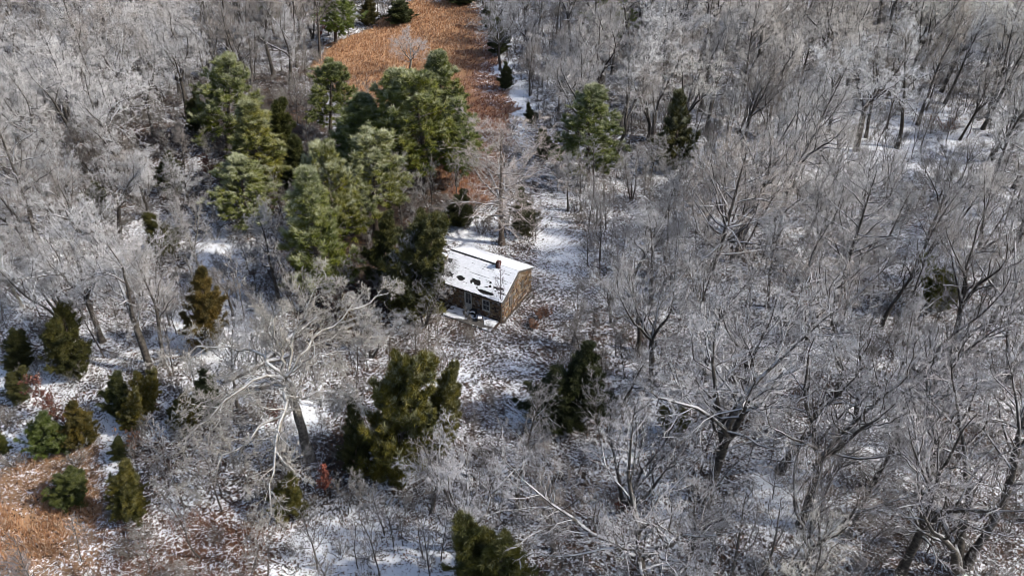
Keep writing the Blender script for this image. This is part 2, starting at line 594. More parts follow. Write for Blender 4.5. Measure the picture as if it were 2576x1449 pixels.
    # weathered boards along the front rake of the right gable
    for k in range(5):
        g = Geo()
        ya, yb = y0 + 0.02, 0.30
        za, zb = roof_z(ya) - 0.03 - 0.145 * k, roof_z(0) - 0.03 - 0.145 * k - 0.1
        a = 0.012 + 0.008 * ((k * 7) % 3)
        yk = ya + 0.0 + max(0, (k - 3)) * 0.25
        zk = za + (zb - za) * (yk - ya) / (yb - ya)
        ye = yb - 0.10 * k
        ze = za + (zb - za) * (ye - ya) / (yb - ya)
        V = [(x1 + 0.002, yk, zk - .135), (x1 + 0.002, ye, ze - .135), (x1 + 0.002, ye, ze), (x1 + 0.002, yk, zk)]
        V += [(x + a + 0.02, y, z) for x, y, z in V]
        g.add(V, [(0, 1, 2, 3), (7, 6, 5, 4), (0, 4, 5, 1), (1, 5, 6, 2), (2, 6, 7, 3), (3, 7, 4, 0)])
        link("board", g.mesh("board", [grey]), gables[1])
    for (ya, yb, za, zb) in ((0.80, 1.14, 1.38, 2.22), (-1.42, -0.88, 0.88, 1.98)):
        w = link("window", None or Geo_box(x1 - 0.06, x1 + 0.012, ya + .04, yb - .04, za + .04, zb - .04, grey, "boarded_opening"), root)
        w["label"] = "boarded up gable window"
        for s in range(3):
            d = (zb - za) / 3
            box_obj("plank", (x1 + 0.012, x1 + 0.04 + 0.006 * s, ya, yb, za + d * s + .012, za + d * (s + 1) - .012), grey, w)
    g = Geo()
    box(g, x1 + 0.002, x1 + 0.16, y0 - 0.02, y1 + 0.05, -0.1, 0.14)
    link("footing", g.mesh("footing", [plain("damp_footing", (0.055, 0.045, 0.038), 0.9)]), root)
    # door with a pale frame and a four pane storm light
    d = bpy.data.objects.new("door", Geo_box(DX0 + .06, DX1 - .06, y0 + .02, y0 + .07, DZ0 + .02, DZ1 - .06, white, "door"))
    COL.objects.link(d)
    d.parent = root
    for (a, c_, z0, z1, nm) in ((DX0, DX0 + .058, DZ0, DZ1, "frame"), (DX1 - .058, DX1, DZ0, DZ1, "frame"), (DX0 + .06, DX1 - .06, DZ1 - .058, DZ1, "frame"), (DX0 - .06, DX1 + .06, DZ0 - .10, DZ0 - .003, "sill")):
        box_obj(nm, (a, c_, y0 - 0.05, y0 + .10, z0, z1), white, d)
    for (a, c_, z0, z1) in ((DX0 + .13, -0.155, 1.45, 1.98), (-0.125, DX1 - .13, 1.45, 1.98), (DX0 + .13, -0.155, .90, 1.42), (-0.125, DX1 - .13, .90, 1.42)):
        box_obj("pane", (a, c_, y0 + 0.005, y0 + .018, z0, z1), gl, d)
    box_obj("handle", (DX1 - .115, DX1 - .085, y0 - 0.035, y0 + .018, 1.08, 1.20), dark, d)
    # sash window
    w = bpy.data.objects.new("window", Geo_box(WX0 + .05, WX1 - .05, y0 + .14, y0 + .16, WZ0 + .05, WZ1 - .05, dark, "window_back"))
    COL.objects.link(w)
    w.parent = root
    for (a, c_, z0, z1, nm) in ((WX0, WX0 + .058, WZ0, WZ1, "frame"), (WX1 - .058, WX1, WZ0, WZ1, "frame"), (WX0 + .06, WX1 - .06, WZ1 - .058, WZ1, "frame"), (WX0 + .06, WX1 - .06, WZ0, WZ0 + .058, "frame"),
                                (WX0 - .06, WX1 + .06, WZ0 - .09, WZ0 - .003, "sill"), (WX0 + .06, WX1 - .06, 1.365, 1.40, "sash_bar"), (1.672, 1.698, WZ0 + .06, 1.362, "sash_bar"), (1.672, 1.698, 1.403, WZ1 - .06, "sash_bar")):
        box_obj(nm, (a, c_, y0 - 0.05, y0 + .08, z0, z1), white, w)
    for (a, c_) in ((WX0 + .06, 1.67), (1.70, WX1 - .06)):
        for (z0, z1) in ((WZ0 + .06, 1.362), (1.403, WZ1 - .06)):
            box_obj("pane", (a, c_, y0 + 0.02, y0 + .03, z0, z1), gl, w)
    # roof: deck, shingle courses and the snow lying on them
    ry, rx = HD / 2 + EAVE, HL / 2 + OVER
    g = Geo()
    prof = [(-ry, HE), (0, HR), (ry, HE), (ry, HE - .10), (0, HR - .10), (-ry, HE - .10)]
    V = [(-rx, y, z) for y, z in prof] + [(rx, y, z) for y, z in prof]
    g.add(V, [(0, 1, 4, 5), (1, 2, 3, 4), (6 + 5, 6 + 4, 6 + 1, 6 + 0), (6 + 4, 6 + 3, 6 + 2, 6 + 1)])
    g.add(V, [(i, i + 6, (i + 1) % 6 + 6, (i + 1) % 6) for i in range(6)])
    roof = link("roof", g.mesh("roof", [grey]), root)
    ncourse = 15
    ln = math.hypot(ry, HR - HE)
    for side in (-1, 1):
        for k in range(ncourse):
            s0, s1 = k / ncourse, (k + 1.12) / ncourse
            s1 = min(s1, 1.01)
            g = Geo()
            def P(x, s, h):
                y = side * ry * s
                z = HR - (HR - HE) * s
                return (x, y + side * h * slope / math.hypot(1, slope), z + h / math.hypot(1, slope))
            a, c_ = -rx - .02 + rng.uniform(-.02, .02), rx + .02 + rng.uniform(-.02, .02)
            V = [P(a, s0, .004), P(c_, s0, .004), P(c_, s1, .036), P(a, s1, .036), P(a, s0, .001), P(c_, s0, .001), P(c_, s1, .006), P(a, s1, .006)]
            F = [(0, 1, 2, 3), (7, 6, 5, 4), (3, 2, 6, 7), (0, 3, 7, 4), (2, 1, 5, 6)]
            if side == -1:
                F = [f[::-1] for f in F]
            g.add(V, F)
            link("shingle_course", g.mesh("shingle_course", [dark]), roof)
    patches = [(-2.7, -2.12, .8, .27), (-3.2, -2.02, .35, .2), (-1.2, -2.10, .38, .2), (.25, -1.97, .58, .19), (.42, -2.14, .36, .12), (-.1, -2.2, .14, .08), (1.5, -1.66, .12, .09), (1.66, -1.95, .14, .13), (1.42, -2.13, .13, .07), (1.2, -1.7, .06, .05), (2.5, -1.93, .5, .14),
               (1.15, -2.5, .55, .06), (1.5, -2.58, .8, .16), (2.05, -2.56, .28, .12), (2.95, -2.26, .38, .07), (2.0, -1.15, .14, .05), (.6, -2.4, .08, .06), (2.3, -2.2, .1, .05), (-3.1, -.95, .35, .2), (1.45, -.22, .28, .14), (2.75, -2.1, .12, .06), (-2.9, -1.05, .2, .12)]
    def bare(x, y):
        nz = noise.noise(Vector((x * 4.5, y * 6.5, 0.3))) * 0.55 + noise.noise(Vector((x * 11, y * 11, 2.3))) * 0.3
        if y <= 0:
            for cx, cy, a, c_ in patches:
                if ((x - cx) / a) ** 2 + ((y - cy) / c_) ** 2 < 1 + nz * 1.3:
                    return True
            if y > -0.13 and x < 1.45 and nz > -0.42:
                return True
            s = -y / ry
            q = (s * ncourse) % 1.0
            if q > 0.80 and s < 0.97:
                if noise.noise(Vector((x * 1.3, round(s * ncourse - .5) * 5.3, 4))) + 0.35 * noise.noise(Vector((x * 6, y * 9, 1))) > 0.10 + max(0, s - .55) * 0.9 + (0.25 if x > 2.2 else 0):
                    return True
            if s > 0.985 and nz > 0.1:
                return True
        else:
            if (abs(y - 2.75) < 0.07 and -2.7 < x < -1.4 and nz > -.15) or (y > 2.72 and nz > 0.25):
                return True
        return False
    for side in (-1, 1):
        cx_, cy_ = 0.075, 0.042
        nxs, nys = int(2 * rx / cx_), int(ry / cy_)
        keep = np.zeros((nys, nxs), bool)
        for j in range(nys):
            for i in range(nxs):
                x = -rx + (i + .5) * cx_
                y = side * (j + .5) * cy_
                keep[j, i] = not bare(x, y)
        g = Geo()
        vid = {}
        V, F = [], []
        def vtx(i, j, topv):
            k = (i, j, topv)
            if k not in vid:
                x = -rx - .02 + i * (2 * rx + .04) / nxs
                y = side * j * (ry + .015) / nys
                h = 0.040 if not topv else 0.075 + 0.02 * noise.noise(Vector((x * 1.7, y * 1.7, side)))
                vid[k] = len(V)
                V.append((x + (.012 * noise.noise(Vector((x * 9, y * 9, 5)))), y + side * h * .43, HR - (HR - HE) * abs(y) / ry + h * .9))
            return vid[k]
        for j in range(nys):
            for i in range(nxs):
                if not keep[j, i]:
                    continue
                f = (vtx(i, j, 1), vtx(i + 1, j, 1), vtx(i + 1, j + 1, 1), vtx(i, j + 1, 1))
                F.append(f if side == 1 else f[::-1])
                for di, dj, a, c_ in ((-1, 0, (i, j), (i, j + 1)), (1, 0, (i + 1, j + 1), (i + 1, j)), (0, -1, (i + 1, j), (i, j)), (0, 1, (i, j + 1), (i + 1, j + 1))):
                    ii, jj = i + di, j + dj
                    if 0 <= ii < nxs and 0 <= jj < nys and keep[jj, ii]:
                        continue
                    F.append((vtx(*a, 1), vtx(*c_, 1), vtx(*c_, 0), vtx(*a, 0)))
        g.add(V, F)
        link("snow_cover", g.mesh("snow_cover", [M_SNOW]), roof)
    # fascia under the right rake of the back slope
    g = Geo()
    V = [(rx + .022, .05, HR - .02), (rx + .022, ry, HE - .0), (rx + .022, ry, HE - .12), (rx + .022, .05, HR - .14)]
    V += [(x + .03, y, z) for x, y, z in V]
    g.add(V, [(0, 1, 2, 3), (7, 6, 5, 4), (0, 4, 5, 1), (1, 5, 6, 2), (2, 6, 7, 3), (3, 7, 4, 0)])
    link("fascia", g.mesh("fascia", [grey]), roof)
    # brick flue just on the front side of the ridge
    g = Geo()
    cx, cy = 1.52, -0.16
    for k in range(9):
        e = 0.008 * (k % 2) + (0.03 if k >= 7 else 0)
        box(g, cx - .15 - e, cx + .15 + e, cy - .15 - e, cy + .15 + e, HR - .40 + k * .096, HR - .35 + k * .096 + .093)
    ch = link("chimney", g.mesh("chimney", [brick]), roof)
    ch["label"] = "short red brick chimney by the ridge"
    g = Geo()
    for k in range(6):
        z = HR + .465
        bx = cx - .165 + (k % 3) * .11
        by = cy - .16 + (k // 3) * .20
        if k != 4:
            box(g, bx, bx + .10, by, by + .11, z, z + .04 + .035 * ((k * 5) % 3))
    box(g, cx - .1, cx + .1, cy - .045, cy + .035, HR + .466, HR + .49, 1)
    link("cap", g.mesh("chimney_cap", [brick, M_SNOW]), roof)
    # broken stone stack on the left gable
    sx, sy = x0 - .42, -1.3
    g = Geo()
    box(g, sx - .32, sx + .415, sy - .44, sy + .44, 0, 3.95)
    st = link("chimney", g.mesh("stone_chimney", [mortar]), root)
    st["label"] = "thick stone stack against the left gable"
    z = 2.2
    while z < 3.85:
        for k in range(3):
            o = link("stone", shapes[int(rng.integers(14))], st, (sx - .2 + .25 * k + rng.uniform(-.03, .03), sy - .445, z), (0, rng.uniform(-.1, .1), 0), (.27, .07, .26))
        for k in range(3):
            o = link("stone", shapes[int(rng.integers(14))], st, (sx + .42, sy - .29 + .29 * k, z), (0, 0, math.pi / 2), (.28, .07, .26))
        z += .28
    g = Geo()
    box(g, sx - .36, sx + .45, sy - .47, sy + .40, 3.953, 4.05)
    sn = link("snow_cap", g.mesh("snow_cap", [M_SNOW]), st)
    bev = sn.modifiers.new("soft", 'BEVEL')
    bev.width = 0.045
    bev.segments = 2
    # porch slab
    g = Geo()
    box(g, -1.75, 3.05, y0 - 1.62, y0 - 0.092, -0.15, 0.10)
    po = link("porch", g.mesh("porch", [conc]), root)
    g = Geo()
    nx_, ny_ = 60, 20
    vid, V, F = {}, [], []
    def sk(i, j):
        x = -1.77 + i * 4.84 / nx_
        y = y0 - 1.64 + j * 1.50 / ny_
        q = noise.noise(Vector((x * 1.6, y * 2.4, 7))) + .5 * noise.noise(Vector((x * 5, y * 5, 1)))
        e = -((x - 1.25) / 1.2) ** 2 - ((y + 4.05) / .42) ** 2
        e2 = -((x - .45) / .35) ** 2 - ((y + 2.95) / .25) ** 2
        return not (q + 1.5 * math.exp(e) > 0.36 or q * .4 + 1.1 * math.exp(e2) > .6 or (x < -1.2 and q > .1))
    def vx(i, j, tp):
        if (i, j, tp) not in vid:
            x = -1.77 + i * 4.84 / nx_
            y = y0 - 1.64 + j * 1.50 / ny_
            vid[(i, j, tp)] = len(V)
            V.append((x, y, .101 + (tp * (.06 + .025 * noise.noise(Vector((x * 2, y * 2, 0)))))))
        return vid[(i, j, tp)]
    for j in range(ny_):
        for i in range(nx_):
            if not sk(i, j):
                continue
            F.append((vx(i, j, 1), vx(i + 1, j, 1), vx(i + 1, j + 1, 1), vx(i, j + 1, 1)))
            for di, dj, a, c_ in ((-1, 0, (i, j), (i, j + 1)), (1, 0, (i + 1, j + 1), (i + 1, j)), (0, -1, (i + 1, j), (i, j)), (0, 1, (i, j + 1), (i + 1, j + 1))):
                ii, jj = i + di, j + dj
                if not (0 <= ii < nx_ and 0 <= jj < ny_ and sk(ii, jj)):
                    F.append((vx(*a, 1), vx(*a, 0), vx(*c_, 0), vx(*c_, 1)))
    g.add(V, F)
    link("snow_cover", g.mesh("porch_snow", [M_SNOW]), po)
    g = Geo()
    box(g, 3.053, 3.17, y0 - 1.55, y0 - 0.06, -0.1, 0.20)
    link("edge_board", g.mesh("edge_board", [plain("rotten_board", (0.05, 0.035, 0.028), .9)]), po)
    return root

def Geo_box(x0, x1, y0, y1, z0, z1, mat, name):
    g = Geo()
    box(g, x0, x1, y0, y1, z0, z1)
    return g.mesh(name, [mat])

COTTAGE = build_cottage()

def house_pt(x, y, z=0.0):
    c, s = math.cos(YAW), math.sin(YAW)
    return Vector((HOUSE[0] + x * c - y * s, HOUSE[1] + x * s + y * c, z))

# ------------------------------------------------------------------ junk by the porch
def torus(g, R, r, a0=0, a1=2 * math.pi, n=20, S_=7, m=0):
    a = np.linspace(a0, a1, n)
    P = np.stack([R * np.cos(a), R * np.sin(a), np.zeros(n)], -1)[None]
    tubes(g, P, np.full((1, n), r), S_, m)

def build_junk():
    rub = plain("old_rubber", (0.022, 0.022, 0.023), 0.7)
    g = Geo()
    torus(g, .27, .09)
    ty = link("tyre", g.mesh("tyre", [rub]), None, house_pt(.62, -3.35, .30), (math.radians(62), 0, YAW + .4))
    tag(ty, "worn black tyre leaning among the junk on the porch slab", "tyre")
    g = Geo()
    torus(g, .275, .055, .6, 2.5, 12)
    link("snow_cap", g.mesh("tyre_snow", [M_SNOW]), ty, (0, 0.04, .05))
    # black sack by the wall
    def lump(rx, ry, rz, seed, mat, nm):
        g = Geo()
        nu, nv = 14, 9
        V = []
        for j in range(nv):
            ph = math.pi * j / (nv - 1)
            for i in range(nu):
                th = 2 * math.pi * i / nu
                p = Vector((math.sin(ph) * math.cos(th), math.sin(ph) * math.sin(th), math.cos(ph)))
                k = 1 + .38 * noise.noise(p * 1.9 + Vector((seed, 0, 0)))
                V.append((p.x * rx * k, p.y * ry * k, max(-.02, (p.z * .5 + .5) * rz * 1.0 * k)))
        F = [(j * nu + i, (j + 1) * nu + i, (j + 1) * nu + (i + 1) % nu, j * nu + (i + 1) % nu) for j in range(nv - 1) for i in range(nu)]
        g.add(V, F)
        return g.mesh(nm, [mat], smooth=True)
    o = link("sack", lump(.34, .28, .55, 2, rub, "sack"), None, house_pt(.55, -3.0, .10))
    tag(o, "black sack slumped below the window of the stone cottage", "sack")
    g = Geo()
    tubes(g, np.array([[(-.05, 0, .44), (.0, 0, .56), (.05, .03, .62)]]), np.array([[.10, .05, .09]]), 7)
    link("knot", g.mesh("sack_knot", [rub]), o)
    # bent chair frame half under snow
    steel = plain("rusty_tube", (0.09, 0.065, 0.05), 0.6)
    ch = bpy.data.objects.new("folding_chair", None)
    COL.objects.link(ch)
    ch.location = house_pt(1.45, -3.45, .10)
    ch.rotation_euler = (0, 0, YAW + .5)
    tag(ch, "collapsed metal chair frame with snow on its seat, on the porch slab", "chair")
    for s in (-1, 1):
        g = Geo()
        tubes(g, np.array([[(s * .23, -.35, .02), (s * .23, .0, .22), (s * .22, .38, .34), (s * .2, .55, .62)]]), np.full((1, 4), .016), 6)
        link("leg", g.mesh("chair_leg", [steel]), ch)
        g = Geo()
        tubes(g, np.array([[(s * .2, .5, .02), (s * .2, .1, .22), (s * .2, -.28, .40)]]), np.full((1, 3), .016), 6)
        link("leg", g.mesh("chair_leg", [steel]), ch)
    g = Geo()
    box(g, -.2, .2, -.25, .2, .30, .33)
    se = link("seat", g.mesh("chair_seat", [steel]), ch)
    g = Geo()
    box(g, -.2, .2, -.25, .2, .332, .40)
    b = link("snow_cap", g.mesh("chair_snow", [M_SNOW]), se).modifiers.new("soft", 'BEVEL')
    b.width = .03
    g = Geo()
    box(g, -.2, .2, .47, .50, .46, .64)
    link("backrest", g.mesh("chair_back", [steel]), ch)
    # bent pipe on the leaves right of the cottage
    g = Geo()
    tubes(g, np.array([[(-.28, 0, .05), (-.22, 0, .34), (.0, .05, .38), (.34, .1, .30)]]), np.full((1, 4), .035), 7)
    p = link("pipe", g.mesh("bent_pipe", [rub]), None, house_pt(4.0, 1.5, 0), (0, 0, YAW + .5))
    tag(p, "bent dark pipe sticking out of the leaves right of the cottage", "pipe")

build_junk()

# ------------------------------------------------------------------ bare trees
def leaf_geo(g, P, size, rng, m=0):
    n = len(P)
    d = nrm(rng.normal(0, 1, (n, 3)))
    e = nrm(np.cross(d, rng.normal(0, 1, (n, 3))))
    s = size * rng.uniform(.6, 1.3, (n, 1))
    A, B, C, D_ = P - d * s * .5, P + e * s * .35, P + d * s * .5, P - e * s * .35
    V = np.stack([A, B, C, D_], 1).reshape(-1, 3)
    i = np.arange(n)[:, None] * 4
    g.add(V, i + np.array([[0, 1, 2, 3]]), m)

def fine_wood(cg, P, R, L, rng, scale=1.0, m2=7, m3=7, m4=4, r_tw=0.0088, ratio2=.5, up=.05):
    """branches, twigs and twiglets on limbs P"""
    p, d, l, r = spawn(P, R, L, m2, .18, 1.0, .8, .22, ratio2, rng, up=up)
    r = np.clip(r, .016, .05)
    P2 = grow(p, d, l, 4, .27, .03, rng)
    R2 = radii(r, np.full(len(r), .012), 4)
    tubes(cg, P2, R2, 4, 0, np.full(P2.shape[:2], .35))
    tips = [(P, R, L)]
    p, d, l, r = spawn(P2, R2, l, m3, .15, 1.0, .85, .3, .52, rng, up=.05)
    l = np.clip(l, .35, 1.5)
    P3 = grow(p, d, l, 3, .34, .03, rng)
    R3 = radii(np.full(len(p), r_tw * 1.25), np.full(len(p), r_tw * .9), 3)
    tubes(cg, P3, R3, 3, 0, np.full(P3.shape[:2], .75))
    p, d, l, r = spawn(P3, R3, l, m4, .2, 1.0, .8, .3, .62, rng, up=.05)
    l = np.clip(l, .2, .8)
    P4 = grow(p, d, l, 1, .25, .05, rng)
    R4 = radii(np.full(len(p), r_tw), np.full(len(p), r_tw * .7), 1)
    tubes(cg, P4, R4, 3, 0, np.ones(P4.shape[:2]))
    return P3

def bare_tree_meshes(style, h, seed, bark, name, dens=1.0, r0=None, m4=4, m3=6):
    rng = np.random.default_rng(seed)
    tg, cg = Geo(), Geo()
    r0 = r0 or h * .0185
    limbsP, limbsR, limbsL = [], [], []
    def flare(R):
        R = R.copy()
        R[:, 0] *= 1.35
        return R
    if style == 'forked':
        hf = h * rng.uniform(.30, .42)
        P = grow(np.zeros((1, 3)), np.array([[rng.normal(0, .05), rng.normal(0, .05), 1]]), np.array([hf]), 6, .035, .0, rng)
        R = flare(radii(np.array([r0]), np.array([r0 * .78]), 6))
        tubes(tg, P, R, 8)
        n = int(rng.integers(2, 5))
        az = rng.uniform(0, 6.28) + np.arange(n) * 2 * math.pi / n + rng.normal(0, .3, n)
        tl = rng.uniform(.22, .62, n)
        D = np.stack([np.cos(az) * tl, np.sin(az) * tl, np.ones(n)], -1)
        LL = (h - hf) * rng.uniform(.82, 1.02, n)
        P1 = grow(np.repeat(P[:, -1], n, 0), D, LL, 7, .17, .06, rng)
        R1 = radii(np.full(n, r0 * .60), np.full(n, .02), 7)
        tubes(tg, P1, R1, 6)
        p, d, l, r = spawn(P1, R1, LL, 8, .12, .98, .85, .2, .50, rng, up=.08)
        pt, dt, lt, rt = spawn(P, R, np.array([h * .8]), 2, .75, .98, 1.0, .2, .4, rng, up=.1)
        p, d, l, r = (np.concatenate(q) for q in ((p, pt), (d, dt), (l, lt), (r, rt * .7)))
    elif style == 'upright':
        P = grow(np.zeros((1, 3)), np.array([[rng.normal(0, .05), rng.normal(0, .05), 1]]), np.array([h]), 12, .05, .04, rng)
        R = flare(radii(np.array([r0]), np.array([.02]), 12))
        tubes(tg, P, R, 8)
        p, d, l, r = spawn(P, R, np.array([h]), 22, .36, .985, .85, .2, .36, rng, up=.06)
        P1 = R1 = None
    elif style == 'multi':
        n = int(rng.integers(3, 6))
        az = rng.uniform(0, 6.28) + np.arange(n) * 2 * math.pi / n + rng.normal(0, .4, n)
        tl = rng.uniform(.10, .34, n)
        D = np.stack([np.cos(az) * tl, np.sin(az) * tl, np.ones(n)], -1)
        LL = h * rng.uniform(.72, 1.0, n)
        P1 = grow(np.stack([np.cos(az) * .2, np.sin(az) * .2, np.zeros(n)], -1), D, LL, 10, .10, .02, rng)
        R1 = flare(radii(np.full(n, r0 * .58), np.full(n, .018), 10))
        tubes(tg, P1, R1, 6)
        p, d, l, r = spawn(P1, R1, LL, 9, .38, .98, .7, .15, .32, rng, up=.12)
    elif style == 'open':          # straight stem, long level limbs, wide crown
        P = grow(np.zeros((1, 3)), np.array([[0.02, 0, 1]]), np.array([h]), 12, .02, .05, rng)
        R = flare(radii(np.array([r0]), np.array([.025]), 12))
        tubes(tg, P, R, 8)
        p, d, l, r = spawn(P, R, np.array([h]), 30, .22, .98, 1.12, .14, .46, rng, up=.05)
    r = np.clip(r, .028, r0 * .42)
    P2 = grow(p, d, l, 6, .22, .03 if style != 'open' else .06, rng)
    R2 = radii(r, np.full(len(r), .018), 6)
    tubes(tg, P2, R2, 5)
    m2 = 7 if style == 'forked' else 6
    fine_wood(cg, P2, R2, l, rng, m2=max(3, int(m2 * dens)), m3=m3, m4=m4)
    if style != 'upright' and style != 'open':
        fine_wood(cg, P1[:, -4:], R1[:, -4:], LL * .5, rng, m2=5, m3=5, m4=3)
    else:
        fine_wood(cg, P[:, -4:], R[:, -4:], np.array([h * .3]), rng, m2=8, m3=6, m4=4)
    return tg.mesh(name + "_trunk", [bark], smooth=True), cg.mesh(name + "_crown", [M_TWIG], attr="thin")

BH = 14.0
PROTO = {}
for st_, seeds in (('forked', (1, 2, 3, 4, 5)), ('upright', (11, 12, 13)), ('multi', (21, 22)), ('open', (31,))):
    for s_ in seeds:
        PROTO[(st_, s_)] = bare_tree_meshes(st_, BH, s_, M_BARK, "bare_tree")
PROTO[('forked', 61)] = bare_tree_meshes('forked', BH, 61, M_DARK, "bare_tree", dens=.75, m3=4, m4=2)
PROTO[('forked', 62)] = bare_tree_meshes('forked', BH, 66, M_DARK, "bare_tree", dens=.75, m3=4, m4=2)
PROTO[('upright', 63)] = bare_tree_meshes('upright', BH, 63, M_DARK, "bare_tree", dens=.7, m3=4, m4=2)
PROTO[('multi', 64)] = bare_tree_meshes('multi', BH, 64, M_DARK, "bare_tree", dens=.75, m3=4, m4=2, r0=BH * .026)
PROTO[('open', 40)] = bare_tree_meshes('open', BH, 40, M_PBARK, "open_tree")
PROTO[('forked', 50)] = bare_tree_meshes('forked', BH, 54, M_SYC, "pale_tree")
KEYS = {'forked': [k for k in PROTO if k[0] == 'forked' and k[1] < 40], 'upright': [k for k in PROTO if k[0] == 'upright' and k[1] < 40], 'multi': [k for k in PROTO if k[0] == 'multi' and k[1] < 40], 'open': [('open', 31)]}

FORM = {'forked': "forked", 'upright': "straight-stemmed", 'multi': "many-stemmed", 'open': "level-limbed"}
BARE = []      # (object, x, y, h)
LAND = []      # landmarks for the labels: (x, y, phrase)

def add_bare(key, x, y, h, wide=1.0, rz=None, tilt=(0, 0), col=(.5, .5, .5), label=None, name="bare_tree", group=None):
    e = bpy.data.objects.new(name, None)
    COL.objects.link(e)
    k = h / BH
    e.location = (x, y, float(gz(x, y)) - .05)
    e.rotation_mode = 'ZYX'          # turn about the stem first, then lean
    e.rotation_euler = (tilt[1], tilt[0], rz if rz is not None else float(RNG.uniform(0, 6.28)))
    e.scale = (k * wide, k * wide, k)
    e.empty_display_size = .3
    tm, cm = PROTO[key]
    a = link("trunk", tm, e)
    b = link("crown", cm, e)
    b.color = (*col, 1)
    tag(e, label or "bare tree", "tree", group)
    BARE.append((e, x, y, h))
    return e

def rime_sunglow_colour(px, py):
    """rime tint of the twigs, less round the cottage; sun glow painted in at upper right"""
    ur = np.clip((px - 1500) / 900, 0, 1) * np.clip((750 - py) / 650, 0, 1)  # painted sunlight: twigs paler and warmer towards the upper right
    ul = np.clip((800 - px) / 700, 0, 1) * np.clip((600 - py) / 500, 0, 1)
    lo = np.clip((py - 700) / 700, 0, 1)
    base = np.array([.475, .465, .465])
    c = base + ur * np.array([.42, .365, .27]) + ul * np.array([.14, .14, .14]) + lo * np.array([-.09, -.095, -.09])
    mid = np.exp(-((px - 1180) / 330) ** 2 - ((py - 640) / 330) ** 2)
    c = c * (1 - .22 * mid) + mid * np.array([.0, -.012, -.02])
    return c

def jit(c, s=.05):
    k, w = 1 + RNG.normal(0, s * 1.3), RNG.normal(0, .018)
    return tuple(float(np.clip(v * k * q, .02, .8)) for v, q in zip(c, (1 + w, 1, 1 - w)))

